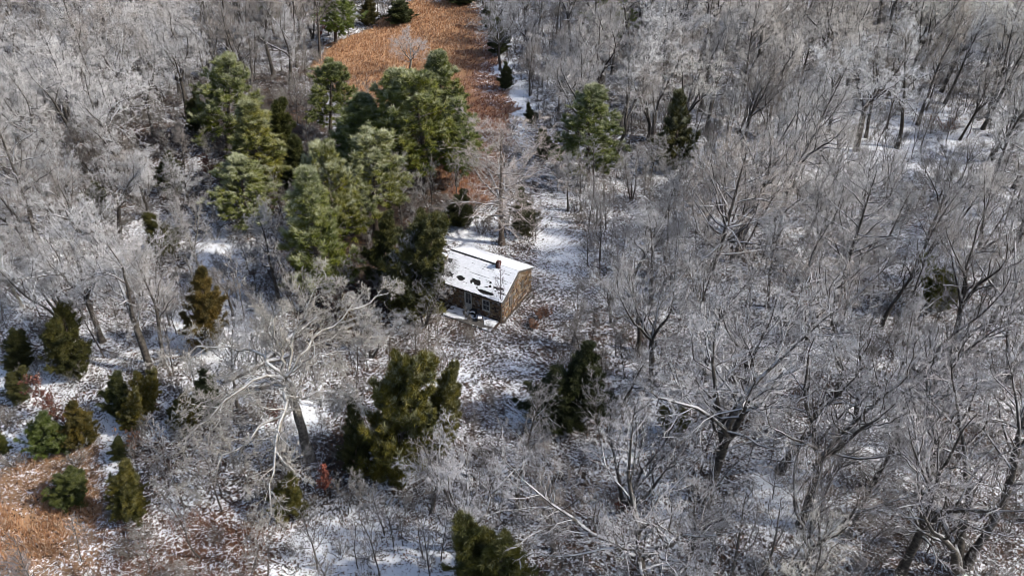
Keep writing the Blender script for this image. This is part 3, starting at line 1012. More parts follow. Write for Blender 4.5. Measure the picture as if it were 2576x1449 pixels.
# trees one can pick out in the photograph: style, foot, tip, width factor, label, landmark phrase
NOTABLE = [
    (('open', 40), (1262, 615), (1266, 318), 1.3, "brown-stemmed bare tree with level limbs just behind the cottage roof", "the level-limbed tree behind the cottage"),
    (('forked', 1), (385, 945), (215, 560), 1.15, "wide pale fan-crowned bare tree over the dark cedar on the left", "the fan-crowned tree"),
    (('upright', 11), (412, 922), (362, 640), .9, "slim grey bare tree right beside the wide fan-crowned one", None),
    (('forked', 50), (57, 775), (-30, 560), .9, "pale trunk with flared brown foot near the left edge", None),
    (('forked', 50), (505, 690), (452, 470), .7, "pale crooked snag standing behind the rusty brown cedar", "the pale snag"),
    (('upright', 12), (700, 752), (655, 545), 1.1, "pale bare tree in front of the lowest pine at the wood's left", None),
    (('forked', 61), (1780, 1258), (1850, 760), 1.15, "tall bare tree with the thick near-black trunk right of the clearing", "the thick dark trunk"),
    (('forked', 62), (2012, 1325), (2100, 860), .95, "bare tree with kinked dark trunk in the lower right wood", "the kinked dark trunk"),
    (('forked', 61), (2262, 1450), (2480, 1010), 1.0, "stout bare tree leaning right at the bottom right", "the stout leaning tree"),
    (('multi', 64), (2415, 1430), (2500, 950), 1.2, "huge bare tree branching low into a candelabra of limbs, bottom right", "the candelabra tree"),
    (('upright', 63), (2134, 1363), (2190, 1120), .9, "short straight bare tree between the kinked trunk and the stout leaning tree", None),
    (('forked', 62), (1640, 960), (1655, 690), 1.15, "dark bare tree with a white snowy limb reaching over the dark cedar", "the snowy-limbed tree"),
    (('forked', 61), (1771, 955), (1790, 640), 1.0, "straight dark bare tree behind the thick near-black trunk", None),
    (('forked', 62), (2024, 694), (2140, 440), 1.0, "bare tree forking low with both stems leaning right, mid right wood", "the low-forking tree"),
    (('forked', 61), (2097, 510), (2113, 330), 1.1, "bare tree with a bold Y of black limbs in the right wood", "the black Y tree"),
    (('forked', 1), (1896, 500), (1960, 310), 1.25, "spreading bare tree with dark arching limbs right of the frosted dark cedar", "the arching-limbed tree"),
    (('multi', 21), (2017, 362), (2090, 190), 1.0, "bare tree with two long dark stems splayed to the right", "the splayed two-stem tree"),
    (('forked', 62), (2177, 197), (2250, 85), 1.1, "white-rimed bare tree with a black zigzag trunk, upper right", "the zigzag trunk"),
    (('forked', 62), (2232, 322), (2270, 165), .8, "black-stemmed bare tree standing in the sunny snow opening, upper right", "the tree in the sunny opening"),
    (('upright', 12), (2330, 276), (2375, 120), .9, "slim leaning dark bare tree right of the sunny snow opening", None),
    (('forked', 61), (2415, 350), (2545, 140), .8, "long diagonal dark trunk leaning right at the upper right", "the long diagonal trunk"),
    (('upright', 11), (2162, 304), (2205, 190), .8, "dark stem with a side limb on snow, left of the sunny opening", None),
    (('upright', 13), (1828, 368), (1840, 200), .9, "straight slim bare tree right of the dark frosted cedar", None),
    (('forked', 4), (1862, 332), (1920, 150), .9, "slender bare tree with a curved right-hand fork behind the arching-limbed tree", None),
    (('upright', 12), (2000, 158), (2012, 40), .9, "small dark bare stem in the far right wood's brown opening", None),
    (('forked', 50), (1030, 190), (1029, 74), 1.5, "pale lilac bare tree alone at the edge of the orange meadow", "the lone tree at the meadow"),
    (('multi', 21), (1066, 822), (1085, 615), 1.0, "thin pale bare tree leaning over the porch from the left", "the thin tree at the porch"),
    (('upright', 11), (1010, 555), (1000, 405), 1.0, "pale bare tree under the tall pines, left of the cottage", None),
    (('multi', 22), (935, 900), (925, 770), 1.5, "low wide pale bare tree left of the olive cedars", "the low wide tree"),
    (('upright', 13), (600, 1030), (560, 800), .9, "grey bare tree beside the fallen timber", None),
    (('upright', 63), (1300, 1265), (1290, 985), .8, "slim dark tree over a fallen log below the clearing", None),
    (('forked', 62), (1625, 1545), (1560, 1105), 1.15, "forked grey bare tree with pale arching limb at the bottom, right of centre", "the bottom forked tree"),
    (('forked', 61), (1700, 1480), (1790, 1160), .9, "dark leaning bare tree just right of the bottom forked one", None),
    (('forked', 62), (2330, 1250), (2420, 900), 1.0, "bare tree with pale crossing limbs above the stout leaning tree", None),
    (('forked', 2), (2480, 830), (2560, 560), 1.1, "bare tree with long white-topped limbs right of the olive cedar at the right edge", None),
    (('upright', 13), (1508, 655), (1500, 500), .7, "slim grey tree on the right bank of the snowy path", None),
    (('multi', 21), (1760, 780), (1775, 560), 1.1, "many-stemmed bare tree in the wood's heart between cottage and right edge", None),
    (('forked', 4), (2090, 860), (2185, 620), 1.05, "bare tree with dark diagonal limb in the middle of the right wood", None),
    (('upright', 11), (90, 770), (60, 590), .8, "thin dark stem beside the pale trunk with flared foot", None),
    (('forked', 1), (130, 560), (110, 350), 1.2, "silver-white spreading bare tree in the left wood's middle", "the silver spreading tree"),
    (('forked', 5), (300, 600), (290, 350), 1.15, "rimed grey bare tree behind the fan-crowned tree", None),
    (('forked', 3), (85, 320), (60, 160), 1.2, "bare tree with a thick dark bole and level limb at the upper left", "the thick dark bole"),
]
for key, base, top, wide, label, phrase in NOTABLE:
    x, y = at(*base)
    h, dx = height_of(base, top)
    c = rime_sunglow_colour(top[0], (base[1] + top[1]) / 2)
    if key == ('open', 40):
        c = np.array([.50, .43, .385])
    if key[1] in (50,):
        c = c * 1.08
    add_bare(key, x, y, h * 1.0, wide, rz=(int(abs(base[0])) * 0.7) % 6.28, tilt=(math.atan2(dx, h) * .9, float(RNG.normal(0, .03))), col=jit(c, .03), label=label)
    LAND.append((x, y, phrase)) if phrase else None

# great sycamore in the lower left, its limbs drawn one by one
def build_sycamore():
    rng = np.random.default_rng(77)
    x, y = at(778, 1152)
    e = bpy.data.objects.new("sycamore_tree", None)
    COL.objects.link(e)
    e.location = (x, y, float(gz(x, y)) - .05)
    tag(e, "great white-limbed sycamore with long limbs drooping towards the lower left", "tree")
    tg, cg = Geo(), Geo()
    def smooth_line(pts, k):
        pts = np.array(pts, float)
        t = np.linspace(0, 1, len(pts))
        tt = np.linspace(0, 1, k)
        lin = np.stack([np.interp(tt, t, pts[:, i]) for i in range(3)], -1)
        for _ in range(2):
            lin[1:-1] = .25 * lin[:-2] + .5 * lin[1:-1] + .25 * lin[2:]
        lin[1:-1] += rng.normal(0, .13, (k - 2, 3)) * (.35 if abs(pts[-1][0]) < .4 and pts[-1][1] > 0 else 1)
        return lin
    P = smooth_line([(0, 0, 0), (-.05, .1, 3), (-.25, .1, 6), (-.35, .1, 8.3)], 10)[None]
    R = np.linspace(.36, .24, 10)[None].copy()
    R[0, 0] = .46
    tubes(tg, P, R, 10, 1)
    limbs = [
        [(-.3, 0, 7.6), (-.2, -1.6, 8.3), (.1, -3.4, 7.6), (-.2, -5.2, 6.2), (-.5, -7.0, 4.6), (-.6, -8.2, 3.2)],
        [(-.4, 0, 8.0), (-1.9, -.2, 8.7), (-3.4, -1.4, 8.1), (-5.0, -2.9, 7.0), (-6.6, -3.9, 6.2)],
        [(-.2, 0, 5.4), (-1.5, -1.6, 5.6), (-3.3, -3.3, 4.9), (-5.4, -4.6, 3.8), (-7.6, -5.6, 3.0)],
        [(-.3, .1, 8.2), (1.0, .9, 8.9), (2.8, 1.3, 9.4), (5.2, 1.5, 9.6)],
        [(-.3, 0, 8.1), (.5, -1.0, 8.1), (1.6, -1.5, 7.9), (3.2, -1.4, 8.4), (4.6, -2.0, 8.2)],
        [(-.35, .1, 8.2), (-.7, .9, 9.6), (-.9, 1.3, 11.6), (-1.0, 1.9, 13.0)],
        [(-.35, .1, 8.2), (-1.9, 1.1, 9.2), (-3.6, 1.6, 9.4), (-6.0, 1.7, 9.3), (-8.0, 1.3, 8.6)],
        [(-.3, .1, 8.2), (1.2, 2.2, 9.8), (3.6, 3.8, 10.8), (6.2, 5.0, 11.4)],
        [(-.3, .1, 8.2), (.2, 1.8, 10.4), (1.2, 3.4, 12.2), (2.2, 4.6, 13.4)],
        [(-.3, .0, 7.0), (-2.2, .6, 7.4), (-4.8, -.2, 6.8), (-7.4, -1.4, 6.0)],
    ]
    PL = np.stack([smooth_line(l, 13) for l in limbs])
    LL = np.linalg.norm(np.diff(PL, axis=1), axis=-1).sum(1)
    RL = np.linspace(1, .25, 13)[None] * np.array([.20, .19, .16, .15, .15, .20, .17, .17, .15, .13])[:, None] * .72
    tubes(tg, PL, RL, 7)
    p, d, l, r = spawn(PL, RL, LL, 11, .18, .99, .85, .2, .34, rng, up=.05)
    P2 = grow(p, d, l, 6, .16, -.01, rng)
    R2 = radii(np.clip(r, .03, .08), np.full(len(r), .018), 6)
    tubes(tg, P2, R2, 5)
    fine_wood(cg, P2, R2, l, rng, m2=7, m3=6, m4=3, r_tw=.013, up=0.0)
    link("trunk", tg.mesh("sycamore_trunk", [M_SYC, M_MID], smooth=True), e)
    c = link("crown", cg.mesh("sycamore_crown", [M_TWIG], attr="thin"), e)
    c.color = (.37, .35, .32, 1)
    LAND.append((x, y, "the great sycamore"))
    return x, y
build_sycamore()

# ------------------------------------------------------------------ evergreens
def blades(g, C, D, n, ln, wd, frost, rng, m=0, spread=1.0, tipf=1.0):
    """n thin blades round each point C, leaning along D"""
    k = len(C)
    d = nrm(D[:, None, :] + rng.normal(0, spread, (k, n, 3)))
    s = nrm(np.cross(d, rng.normal(0, 1, (k, n, 3))))
    L = ln * rng.uniform(.6, 1.25, (k, n, 1))
    c = C[:, None, :] + rng.normal(0, .05, (k, n, 3))
    A, B, T = c - s * wd * .5, c + s * wd * .5, c + d * L
    V = np.stack([A, B, T], 2).reshape(-1, 3)
    fr = np.clip(frost[:, None] * rng.uniform(.4, 1.5, (k, n)) * np.clip(.35 + .9 * d[..., 2], .05, 1.2), 0, 1)
    at_ = np.stack([fr * .25, fr * .25, fr * tipf], -1).reshape(-1)
    i = np.arange(k * n)[:, None] * 3
    g.add(V, i + np.array([[0, 1, 2]]), m, at_)

def pine_meshes(seed, h=14.0, r=3.6, z0=.30, name="pine_tree"):
    rng = np.random.default_rng(seed)
    tg, cg = Geo(), Geo()
    P = grow(np.zeros((1, 3)), np.array([[0, 0, 1.0]]), np.array([h * .98]), 12, .02, .08, rng)
    R = radii(np.array([.25]), np.array([.03]), 12)
    tubes(tg, P, R, 8)
    ps, ds, ls, top = [], [], [], []
    z = h * z0
    while z < h * .97:
        u = (z - h * z0) / (h * (1 - z0))
        rad = r * (1 - u) ** .62 * min(1, .70 + 1.6 * u) * rng.uniform(.75, 1.15)
        nb = int(rng.integers(5, 8))
        a0 = rng.uniform(0, 6.28)
        for b in range(nb):
            if rng.random() < .10:
                continue
            a = a0 + b * 6.283 / nb + rng.normal(0, .25)
            i = min(11, int(z / (h * .98) * 12))
            q = P[0, i] + (P[0, i + 1] - P[0, i]) * (z / (h * .98) * 12 - i)
            ps.append(q)
            ds.append((math.cos(a), math.sin(a), .10 + .65 * u))
            ls.append(max(.45, rad * rng.uniform(.65, 1.15)))
            top.append(u)
        z += rng.uniform(.62, .92)
    ps, ds, ls, top = np.array(ps), np.array(ds), np.array(ls), np.array(top)
    PB = grow(ps, ds, ls, 5, .10, .055, rng)
    RB = radii(.02 + .022 * ls / ls.max() * 1.6, np.full(len(ls), .012), 5)
    tubes(tg, PB, RB, 4)
    p, d, l, rr = spawn(PB, RB, ls, 7, .25, .98, .85, .2, .42, rng, up=.12)
    l = np.clip(l, .3, 1.3)
    tt = np.repeat(top, 7)
    PS = grow(p, d, l, 2, .12, .12, rng)
    tubes(tg, PS, radii(np.full(len(p), .013), np.full(len(p), .007), 2), 3)
    allC, allD, allT = [PS[:, -1], PS[:, 1], PB[:, -1], PB[:, 4], PS[:, 1] * .5 + PS[:, 2] * .5], [nrm(PS[:, -1] - PS[:, 0]), nrm(PS[:, -1] - PS[:, 0]), nrm(PB[:, -1] - PB[:, -2]), nrm(PB[:, -1] - PB[:, -2]), nrm(PS[:, -1] - PS[:, 0])], [tt, tt, top, top, tt]
    C, D, T = np.concatenate(allC), np.concatenate(allD), np.concatenate(allT)
    lead = np.repeat(P[:, -3:].reshape(-1, 3), 3, 0) + rng.normal(0, .12, (9, 3))
    C, D, T = np.concatenate([C, lead]), np.concatenate([D, np.tile([[0, 0, 1.0]], (9, 1))]), np.concatenate([T, np.ones(9)])
    D = D * .75 + np.array([0, 0, .45])
    # rime: on outer and upper shoots
    rr_ = np.hypot(C[:, 0], C[:, 1]) / r
    fr = np.clip(-.12 + .42 * T + .34 * rr_ + rng.normal(0, .2, len(C)), 0, 1)
    blades(cg, C, D, 30, .42, .062, fr, rng, spread=.7)
    return tg.mesh(name + "_trunk", [M_PBARK], smooth=True), cg.mesh(name + "_crown", [M_PINE], attr="frost")

def cedar_meshes(seed, h=8.0, r=2.2, form='cone', name="cedar_tree", dense=1.0):
    rng = np.random.default_rng(seed)
    tg, cg = Geo(), Geo()
    tops = 1 if form == 'cone' else int(rng.integers(2, 4))
    leads = []
    for k in range(tops):
        a = rng.uniform(0, 6.28)
        off = 0 if tops == 1 else r * .33
        hh = h * (1 if k == 0 else rng.uniform(.72, .92))
        D = np.array([[math.cos(a) * off / hh * 1.2, math.sin(a) * off / hh * 1.2, 1.0]])
        P = grow(np.zeros((1, 3)), D, np.array([hh * .97]), 10, .025, .02, rng)
        R = radii(np.array([.16 / math.sqrt(tops)]), np.array([.02]), 10)
        tubes(tg, P, R, 7)
        leads.append((P, hh))
    C, D, F = [], [], []
    for P, hh in leads:
        nb = int(125 * dense / math.sqrt(tops))
        u = np.sort(rng.random(nb) ** 1.15) * .93 + .04
        i = np.minimum((u * 10).astype(int), 9)
        q = P[0, i] + (P[0, i + 1] - P[0, i]) * (u * 10 - i)[:, None]
        a = rng.random(nb) * 6.283
        lobes = 1 + .22 * np.sin(a * 3 + seed) + .14 * np.sin(a * 5 + u * 9)
        prof = (1 - u) ** (.75 if form == 'cone' else .5) * np.minimum(1, .55 + 2.6 * u)
        L = np.maximum(.30, r * prof * lobes * rng.uniform(.7, 1.12, nb) / (1 if tops == 1 else 1.25))
        d = np.stack([np.cos(a), np.sin(a), .35 + .6 * u], -1)
        PB = grow(q, d, L * 1.08, 4, .10, .09, rng)
        RB = radii(np.full(nb, .026), np.full(nb, .010), 4)
        tubes(tg, PB, RB, 3)
        p, dd, l, r_ = spawn(PB, RB, L, 8, .22, 1.0, .75, .25, .36, rng, up=.22)
        C += [p + dd * np.clip(l, .12, .6)[:, None] * .6, p + dd * .08, PB[:, -1]]
        D += [dd, dd, nrm(PB[:, -1] - PB[:, -2])]
        z = np.concatenate([np.repeat(u, 8), np.repeat(u, 8), u])
        F.append(z)
    C, D, F = np.concatenate(C), np.concatenate(D), np.concatenate(F)
    D = D * .7 + np.array([0, 0, .35])
    fr = np.clip(rng.random(len(C)) * 1.5 - .95 + .3 * F, 0, 1)
    blades(cg, C, D, 27, .29, .052, fr, rng, spread=.75)
    return tg.mesh(name + "_trunk", [M_PBARK], smooth=True), cg.mesh(name + "_crown", [M_CEDAR], attr="frost")

PINES = [pine_meshes(101, z0=.2), pine_meshes(102, r=4.2, z0=.16), pine_meshes(103, r=3.2, z0=.14), pine_meshes(104, r=4.0, z0=.32)]
PINE_R = [3.6, 4.2, 3.2, 4.0]
CEDARS = {'cone': [cedar_meshes(201), cedar_meshes(202, r=2.4), cedar_meshes(203, r=1.9)], 'round': [cedar_meshes(211, form='round', r=2.6), cedar_meshes(212, form='round', r=2.8), cedar_meshes(213, form='round', r=2.5)]}
CEDAR_R = {'cone': [2.2, 2.4, 1.9], 'round': [2.6, 2.8, 2.5]}

def add_ever(kind, idx, base, top, wpx, tint, frost, label, phrase=None, name=None):
    x, y = at(*base)
    h, dx = height_of(base, top)
    dep = y * CP + CAM_H * SP - h * .5 * SP
    w = wpx * dep / FPX
    if kind == 'pine':
        ms, r0, h0 = PINES[idx], PINE_R[idx], 14.0
    else:
        ms, r0, h0 = CEDARS[kind][idx], CEDAR_R[kind][idx], 8.0
    e = bpy.data.objects.new(name or ("pine_tree" if kind == 'pine' else "cedar_tree"), None)
    COL.objects.link(e)
    e.location = (x, y, float(gz(x, y)) - .05)
    e.rotation_mode = 'ZYX'
    e.rotation_euler = (0, float(np.clip(math.atan2(dx, h), -.22, .22)), (base[0] * .37) % 6.28)
    s = w / (2 * r0) * (1.36 if kind == 'pine' else 1.25)
    e.scale = (s, s, h / h0)
    link("trunk", ms[0], e)
    c = link("crown", ms[1], e)
    c.color = (*tint, frost)
    tag(e, label, "tree")
    if phrase:
        LAND.append((x, y, phrase))
    EVER.append((x, y, w))
    return e

EVER = []
G, OL, BR, DK, BL = (1.25, 1.3, 1.0), (1.5, 1.25, .8), (1.9, 1.15, .8), (.62, .75, .75), (.85, 1.05, 1.15)
EVERGREENS = [
    ('pine', 1, (572, 372), (566, 118), 155, (1.05, 1.1, .9), 1.4, "tall frosted pine standing at the left end of the pine group", "the tall left pine"),
    ('pine', 2, (655, 482), (632, 250), 150, (1.4, 1.25, .8), 1.2, "yellow-green pine between the tall left pine and the low frosty pine", "the yellow-green pine"),
    ('pine', 1, (618, 560), (622, 383), 155, (1.1, 1.15, .9), 1.9, "low broad frosty pine at the lower left of the pine group", "the low frosty pine"),
    ('pine', 3, (832, 362), (824, 160), 130, (.95, 1.0, .9), .9, "dull green pine at the back against the orange meadow", "the back pine"),
    ('pine', 2, (900, 452), (905, 232), 150, (.85, 1.0, .95), 1.0, "shadowed pine on the left flank of the broad central pines", None),
    ('pine', 1, (985, 470), (985, 180), 190, (1.15, 1.2, .9), 1.5, "broad central pine with a rounded frosty top", "the broad central pine"),
    ('pine', 3, (1075, 490), (1062, 188), 200, (1.25, 1.25, .75), 1.2, "bright green pine on the right side of the central clump", "the bright central pine"),
    ('pine', 2, (1132, 420), (1108, 122), 140, (1.1, 1.15, .85), 1.4, "tallest spire-topped pine beside the meadow's red edge", "the spire-topped pine"),
    ('pine', 0, (1150, 470), (1160, 250), 120, (1.0, 1.15, .95), .9, "drooping pine leaning out over the meadow edge behind the level-limbed tree", None),
    ('pine', 3, (945, 582), (932, 318), 190, (1.2, 1.15, .95), 2.1, "white-dusted pine with bare lower trunk in front of the central clump", "the white-dusted pine"),
    ('pine', 3, (872, 692), (820, 352), 160, (1.3, 1.2, .9), 2.1, "snow-flecked pale pine with an orange-brown trunk at the front", "the snow-flecked pine"),
    ('pine', 2, (815, 747), (760, 418), 165, (1.15, 1.2, .85), 1.7, "front pine with long bare trunk nearest the sycamore", "the front pine"),
    ('pine', 0, (850, 610), (838, 470), 90, (1.1, 1.15, .8), .7, "small pine squeezed behind the front pine's trunk", None),
    ('pine', 1, (1478, 462), (1490, 226), 160, (.95, 1.05, .95), 1.5, "lone frosty pine standing right of the snowy path", "the lone pine"),
    ('pine', 0, (1530, 130), (1532, -45), 110, (1.0, 1.2, .9), .5, "green pine at the far edge of the right wood, by the top", "the far green pine"),
    ('pine', 0, (845, 112), (850, -60), 100, (.95, 1.15, .85), .6, "dark green pine at the left end of the orange meadow", "the pine at the meadow's left end"),
    ('pine', 3, (690, 90), (660, -40), 80, (.8, .95, .9), .6, "faint green pine among grey trees left of the meadow", None),
    ('cone', 0, (1700, 425), (1697, 222), 105, (.85, .85, .8), 1.2, "dark frosted cedar standing alone in the right wood", "the dark frosted cedar"),
    ('round', 0, (1008, 58), (1000, -12), 80, DK, .2, "round dark cedar standing in the top of the meadow", "the round meadow cedar"),
    ('cone', 1, (928, 62), (920, -12), 55, (.8, .7, .6), .2, "brownish cedar between the meadow's left pine and the round cedar", None),
    ('cone', 1, (1236, 78), (1232, -5), 48, DK, .2, "farther of two black-green cedars on the meadow's right border", None),
    ('cone', 2, (1252, 138), (1246, 42), 58, DK, .3, "nearer of two black-green cedars on the meadow's right border", "the border cedars"),
    ('cone', 0, (1272, 218), (1270, 145), 40, DK, .3, "small dark cedar below the border pair, by the snow strip", None),
    ('cone', 2, (1160, 12), (1165, -60), 75, DK, .2, "dark cedar at the very top of the meadow", None),
    ('round', 1, (1030, 800), (1030, 505), 195, (1.0, 1.0, .8), .5, "big dense dark cedar pressed against the cottage's left side", "the cottage cedar"),
    ('cone', 2, (960, 720), (968, 520), 90, (.9, .95, .8), .3, "narrow cedar behind the big cottage cedar", None),
    ('cone', 1, (516, 872), (505, 652), 118, (1.5, 1.05, .75), .25, "rusty brown cedar on open snow, left of the sycamore", "the rusty cedar"),
    ('round', 1, (980, 1215), (985, 862), 212, (1.45, 1.3, .6), 1.0, "biggest golden-olive cedar below the cottage", "the golden cedar"),
    ('round', 2, (1092, 1150), (1108, 900), 128, (1.3, 1.2, .65), 1.0, "smaller olive cedar touching the golden cedar's right side", "the smaller olive cedar"),
    ('cone', 1, (900, 1200), (895, 1000), 90, (.7, .75, .6), .3, "dark cedar in the shade left of the golden cedar", None),
    ('cone', 1, (1452, 1060), (1460, 845), 160, (.45, .55, .55), .2, "near-black cedar on the right of the snowy clearing", "the near-black cedar"),
    ('cone', 0, (1392, 1062), (1392, 905), 150, (.45, .55, .52), .2, "near-black cedar's shorter twin on the clearing side", None),
    ('round', 0, (1240, 1510), (1232, 1305), 205, (1.0, 1.0, .55), .35, "dark olive cedar cut by the bottom edge below the clearing", "the bottom cedar"),
    ('cone', 2, (298, 1045), (296, 932), 70, (.75, .85, .65), .5, "dark cedar on the left of the three-cedar knot", None),
    ('round', 0, (368, 1050), (372, 932), 72, (1.4, 1.2, .6), .7, "olive cedar on the right of the three-cedar knot", "the three-cedar knot"),
    ('round', 2, (330, 1090), (332, 985), 78, (1.5, 1.25, .65), .8, "front round olive cedar of the three-cedar knot", None),
    ('cone', 1, (465, 1085), (468, 985), 85, (1.0, .9, .6), .3, "dull olive cedar under the sycamore's left limbs", None),
    ('round', 0, (525, 1040), (520, 950), 90, DK, .3, "black-green cedar in front of the fallen timber", None),
    ('cone', 1, (112, 1138), (112, 1030), 95, (.9, 1.25, .7), .6, "small bright green young evergreen on the snow at the left", "the bright green evergreen"),
    ('cone', 0, (150, 1130), (150, 1055), 75, (.9, 1.2, .7), .5, "smaller green evergreen leaning on the bright green one", None),
    ('cone', 1, (208, 1120), (196, 1000), 85, (1.3, 1.0, .6), .3, "olive-brown cedar right of the bright green evergreen", None),
    ('round', 1, (165, 1268), (165, 1190), 118, (.8, .95, .6), .3, "low spreading juniper in the lower left orange grass", "the spreading juniper"),
    ('cone', 0, (330, 1310), (322, 1168), 100, (1.15, 1.05, .6), .4, "olive cedar at the edge of the orange grass and the snow strip", "the grass-edge cedar"),
    ('round', 1, (188, 945), (182, 780), 125, (.8, .8, .6), .2, "wide dark olive cedar beneath the fan-crowned tree", None),
    ('round', 2, (45, 925), (30, 835), 90, (.65, .7, .6), .2, "grey-green cedar at the left edge", None),
    ('cone', 2, (0, 1145), (-5, 1065), 50, (.8, .9, .6), .2, "dark little cedar cut by the left edge", None),
    ('round', 1, (412, 625), (412, 525), 95, (.75, .75, .55), .15, "dark cedar on the slope above the fan-crowned tree", None),
    ('cone', 1, (432, 480), (418, 372), 75, (.65, .7, .6), .15, "dark cedar deep in the left wood", None),
    ('round', 0, (235, 540), (240, 470), 80, (.6, .65, .6), .15, "hidden dark cedar among silver trees in the left wood", None),
    ('round', 2, (700, 400), (690, 228), 100, (.75, .85, .55), .15, "dark drooping cedar filling the gap right of the tall left pine", None),
    ('cone', 2, (745, 470), (740, 330), 80, (.6, .7, .55), .15, "blackish cedar in the shade between the pine groups", None),
    ('cone', 0, (500, 340), (492, 225), 60, (.55, .6, .55), .15, "blackish cedar just left of the tall left pine", None),
    ('cone', 1, (366, 70), (352, -5), 60, (.8, .85, .65), .2, "dark cedar far back in the left wood", None),
    ('cone', 0, (1318, 592), (1318, 472), 66, (.6, .65, .55), .2, "dark cedar behind the cottage, right of the level-limbed tree", "the cedar behind the cottage"),
    ('cone', 2, (1375, 405), (1366, 325), 55, (.5, .6, .55), .2, "dark cedar at the lone pine's left foot", None),
    ('cone', 0, (1335, 305), (1332, 250), 30, (.5, .6, .55), .2, "tiny dark cedar beside the snowy path's narrow end", None),
    ('round', 1, (2362, 775), (2356, 632), 105, (1.15, 1.25, .6), .4, "olive cedar half lost in twigs near the right edge", "the right-edge cedar"),
    ('cone', 1, (722, 1300), (722, 1180), 90, (1.2, 1.1, .6), .3, "thin olive cedar under the drooping limb of the sycamore", None),
    ('cone', 2, (300, 1160), (312, 1105), 45, (.6, .7, .6), .2, "tiny black-green cedar by the snow strip at lower left", None),
    ('round', 1, (50, 1010), (60, 930), 70, (.8, .8, .75), .2, "grey cedar bush above the red-leaved sapling", None),
    ('round', 0, (1160, 575), (1155, 480), 80, (.6, .65, .5), .2, "low dark cedar under the bright central pine", None),
    ('cone', 0, (880, 830), (868, 735), 60, (1.1, .7, .55), .1, "brown dying cedar between the front pine and the sycamore", None),
    ('round', 0, (1700, 1090), (1690, 1010), 70, (.8, .8, .6), .2, "low dark cedar under the snowy-limbed tree", None),
]
for q in EVERGREENS:
    add_ever(*q)

# ------------------------------------------------------------------ rest of the wood
NO_TALL = [
    TOP_MEADOW,
    [(1300, 200), (1345, 330), (1350, 480), (1375, 540), (1450, 560), (1480, 640), (1440, 740), (1470, 800), (1400, 900), (1350, 1060), (1345, 1190), (1060, 1190), (1060, 900), (1090, 830), (1110, 560), (1250, 470), (1290, 400), (1275, 300)],
    [(-500, 930), (130, 960), (280, 1000), (470, 1090), (600, 1200), (740, 1300), (1130, 1330), (1200, 1480), (1200, 1800), (-900, 1800)],
    [(480, 330), (560, 250), (720, 230), (860, 180), (1200, 300), (1180, 560), (1120, 800), (1060, 1190), (820, 1190), (640, 1180), (590, 1060), (620, 800), (500, 620)],
    [(480, 550), (580, 560), (600, 700), (560, 900), (450, 900), (440, 660)],
]
SPARSE = [(1100, 1060), (1700, 1000), (1750, 1300), (1650, 1520), (1150, 1480), (1100, 1330)]

def scatter(rad, ok, n_try, seed, existing=()):
    rng = np.random.default_rng(seed)
    cell = rad
    grid = {}
    for x, y in existing:
        grid.setdefault((int(x // cell), int(y // cell)), []).append((x, y))
    out = []
    for _ in range(n_try):
        y = rng.uniform(24, 162)
        half = (y * CP + CAM_H * SP) * .66
        x = rng.uniform(-half, half)
        k = (int(x // cell), int(y // cell))
        if any((x - a) ** 2 + (y - b) ** 2 < rad * rad for i in (-1, 0, 1) for j in (-1, 0, 1) for a, b in grid.get((k[0] + i, k[1] + j), ())):
            continue
        px, py = to_px(x, y, 0)
        if not ok(float(px), float(py)):
            continue
        grid.setdefault(k, []).append((x, y))
        out.append((x, y, float(px), float(py)))
    return out

rs = random.Random(9)
def ok_tall(px, py):
    for p in NO_TALL:
        if inside(px, py, p):
            return False
    if inside(px, py, SPARSE):
        return rs.random() < .15
    return True

taken = [(x, y) for e, x, y, h in BARE] + [(x, y) for x, y, w in EVER if True]
def tree_height(px, py):
    h = RNG.uniform(9.5, 15.0)
    if px < 1000 and py < 420:
        h = RNG.uniform(9.0, 13.5)
    if 1000 < px < 1420:
        h = RNG.uniform(6.5, 9.5)
    if py > 1300 and px < 1700:
        h = RNG.uniform(6.0, 10.0)
    return h

GUARD = [(1105, 610, 1345, 830), (1385, 545, 1465, 735), (1235, 840, 1345, 1055), (1170, 335, 1370, 600), (1235, 150, 1330, 330), (2160, 285, 2460, 365), (560, 850, 960, 1150), (1765, 940, 1850, 1255), (2400, 1190, 2540, 1425), (140, 600, 460, 900), (480, 560, 570, 640), (0, 930, 260, 1000)]
for q in EVERGREENS:
    if q[2][1] > 150 and not any(w in q[7] for w in ("deep in", "hidden", "in the shade", "far back", "under the", "squeezed", "half lost", "behind the", "in twigs")):
        GUARD.append((q[2][0] - q[4] * .5, q[3][1], q[2][0] + q[4] * .5, q[2][1] - .15 * (q[2][1] - q[3][1])))

def covers(x, y, h, wide=.30):
    """would a tree of height h standing at x, y hide something the photograph shows plainly?"""
    bx, by = to_px(x, y, 0)
    tx, ty = to_px(x, y, h)
    cy = by + (ty - by) * .35
    sc = FPX / (y * CP + CAM_H * SP)
    hw = wide * h * sc
    for x0, y0, x1, y1 in GUARD:
        if by < y1 - 4:
            continue
        ox = min(x1, max(bx, tx) + hw) - max(x0, min(bx, tx) - hw)
        oy = min(y1, cy) - max(y0, ty)
        if ox > 0 and oy > 0 and ox * oy > .10 * (x1 - x0) * (y1 - y0):
            return True
    return False

spots = scatter(3.7, ok_tall, 9000, 4, taken)
HGT = {}
def thin(px, py):
    return px > 1150 and py > 820
kept = []
for q in spots:
    h = tree_height(q[2], q[3])
    if covers(q[0], q[1], h) and RNG.random() < .93:
        h = h * .5
        if covers(q[0], q[1], h):
            continue
    if thin(q[2], q[3]) and RNG.random() < .2:
        continue
    HGT[(q[0], q[1])] = h
    kept.append(q)
spots = kept

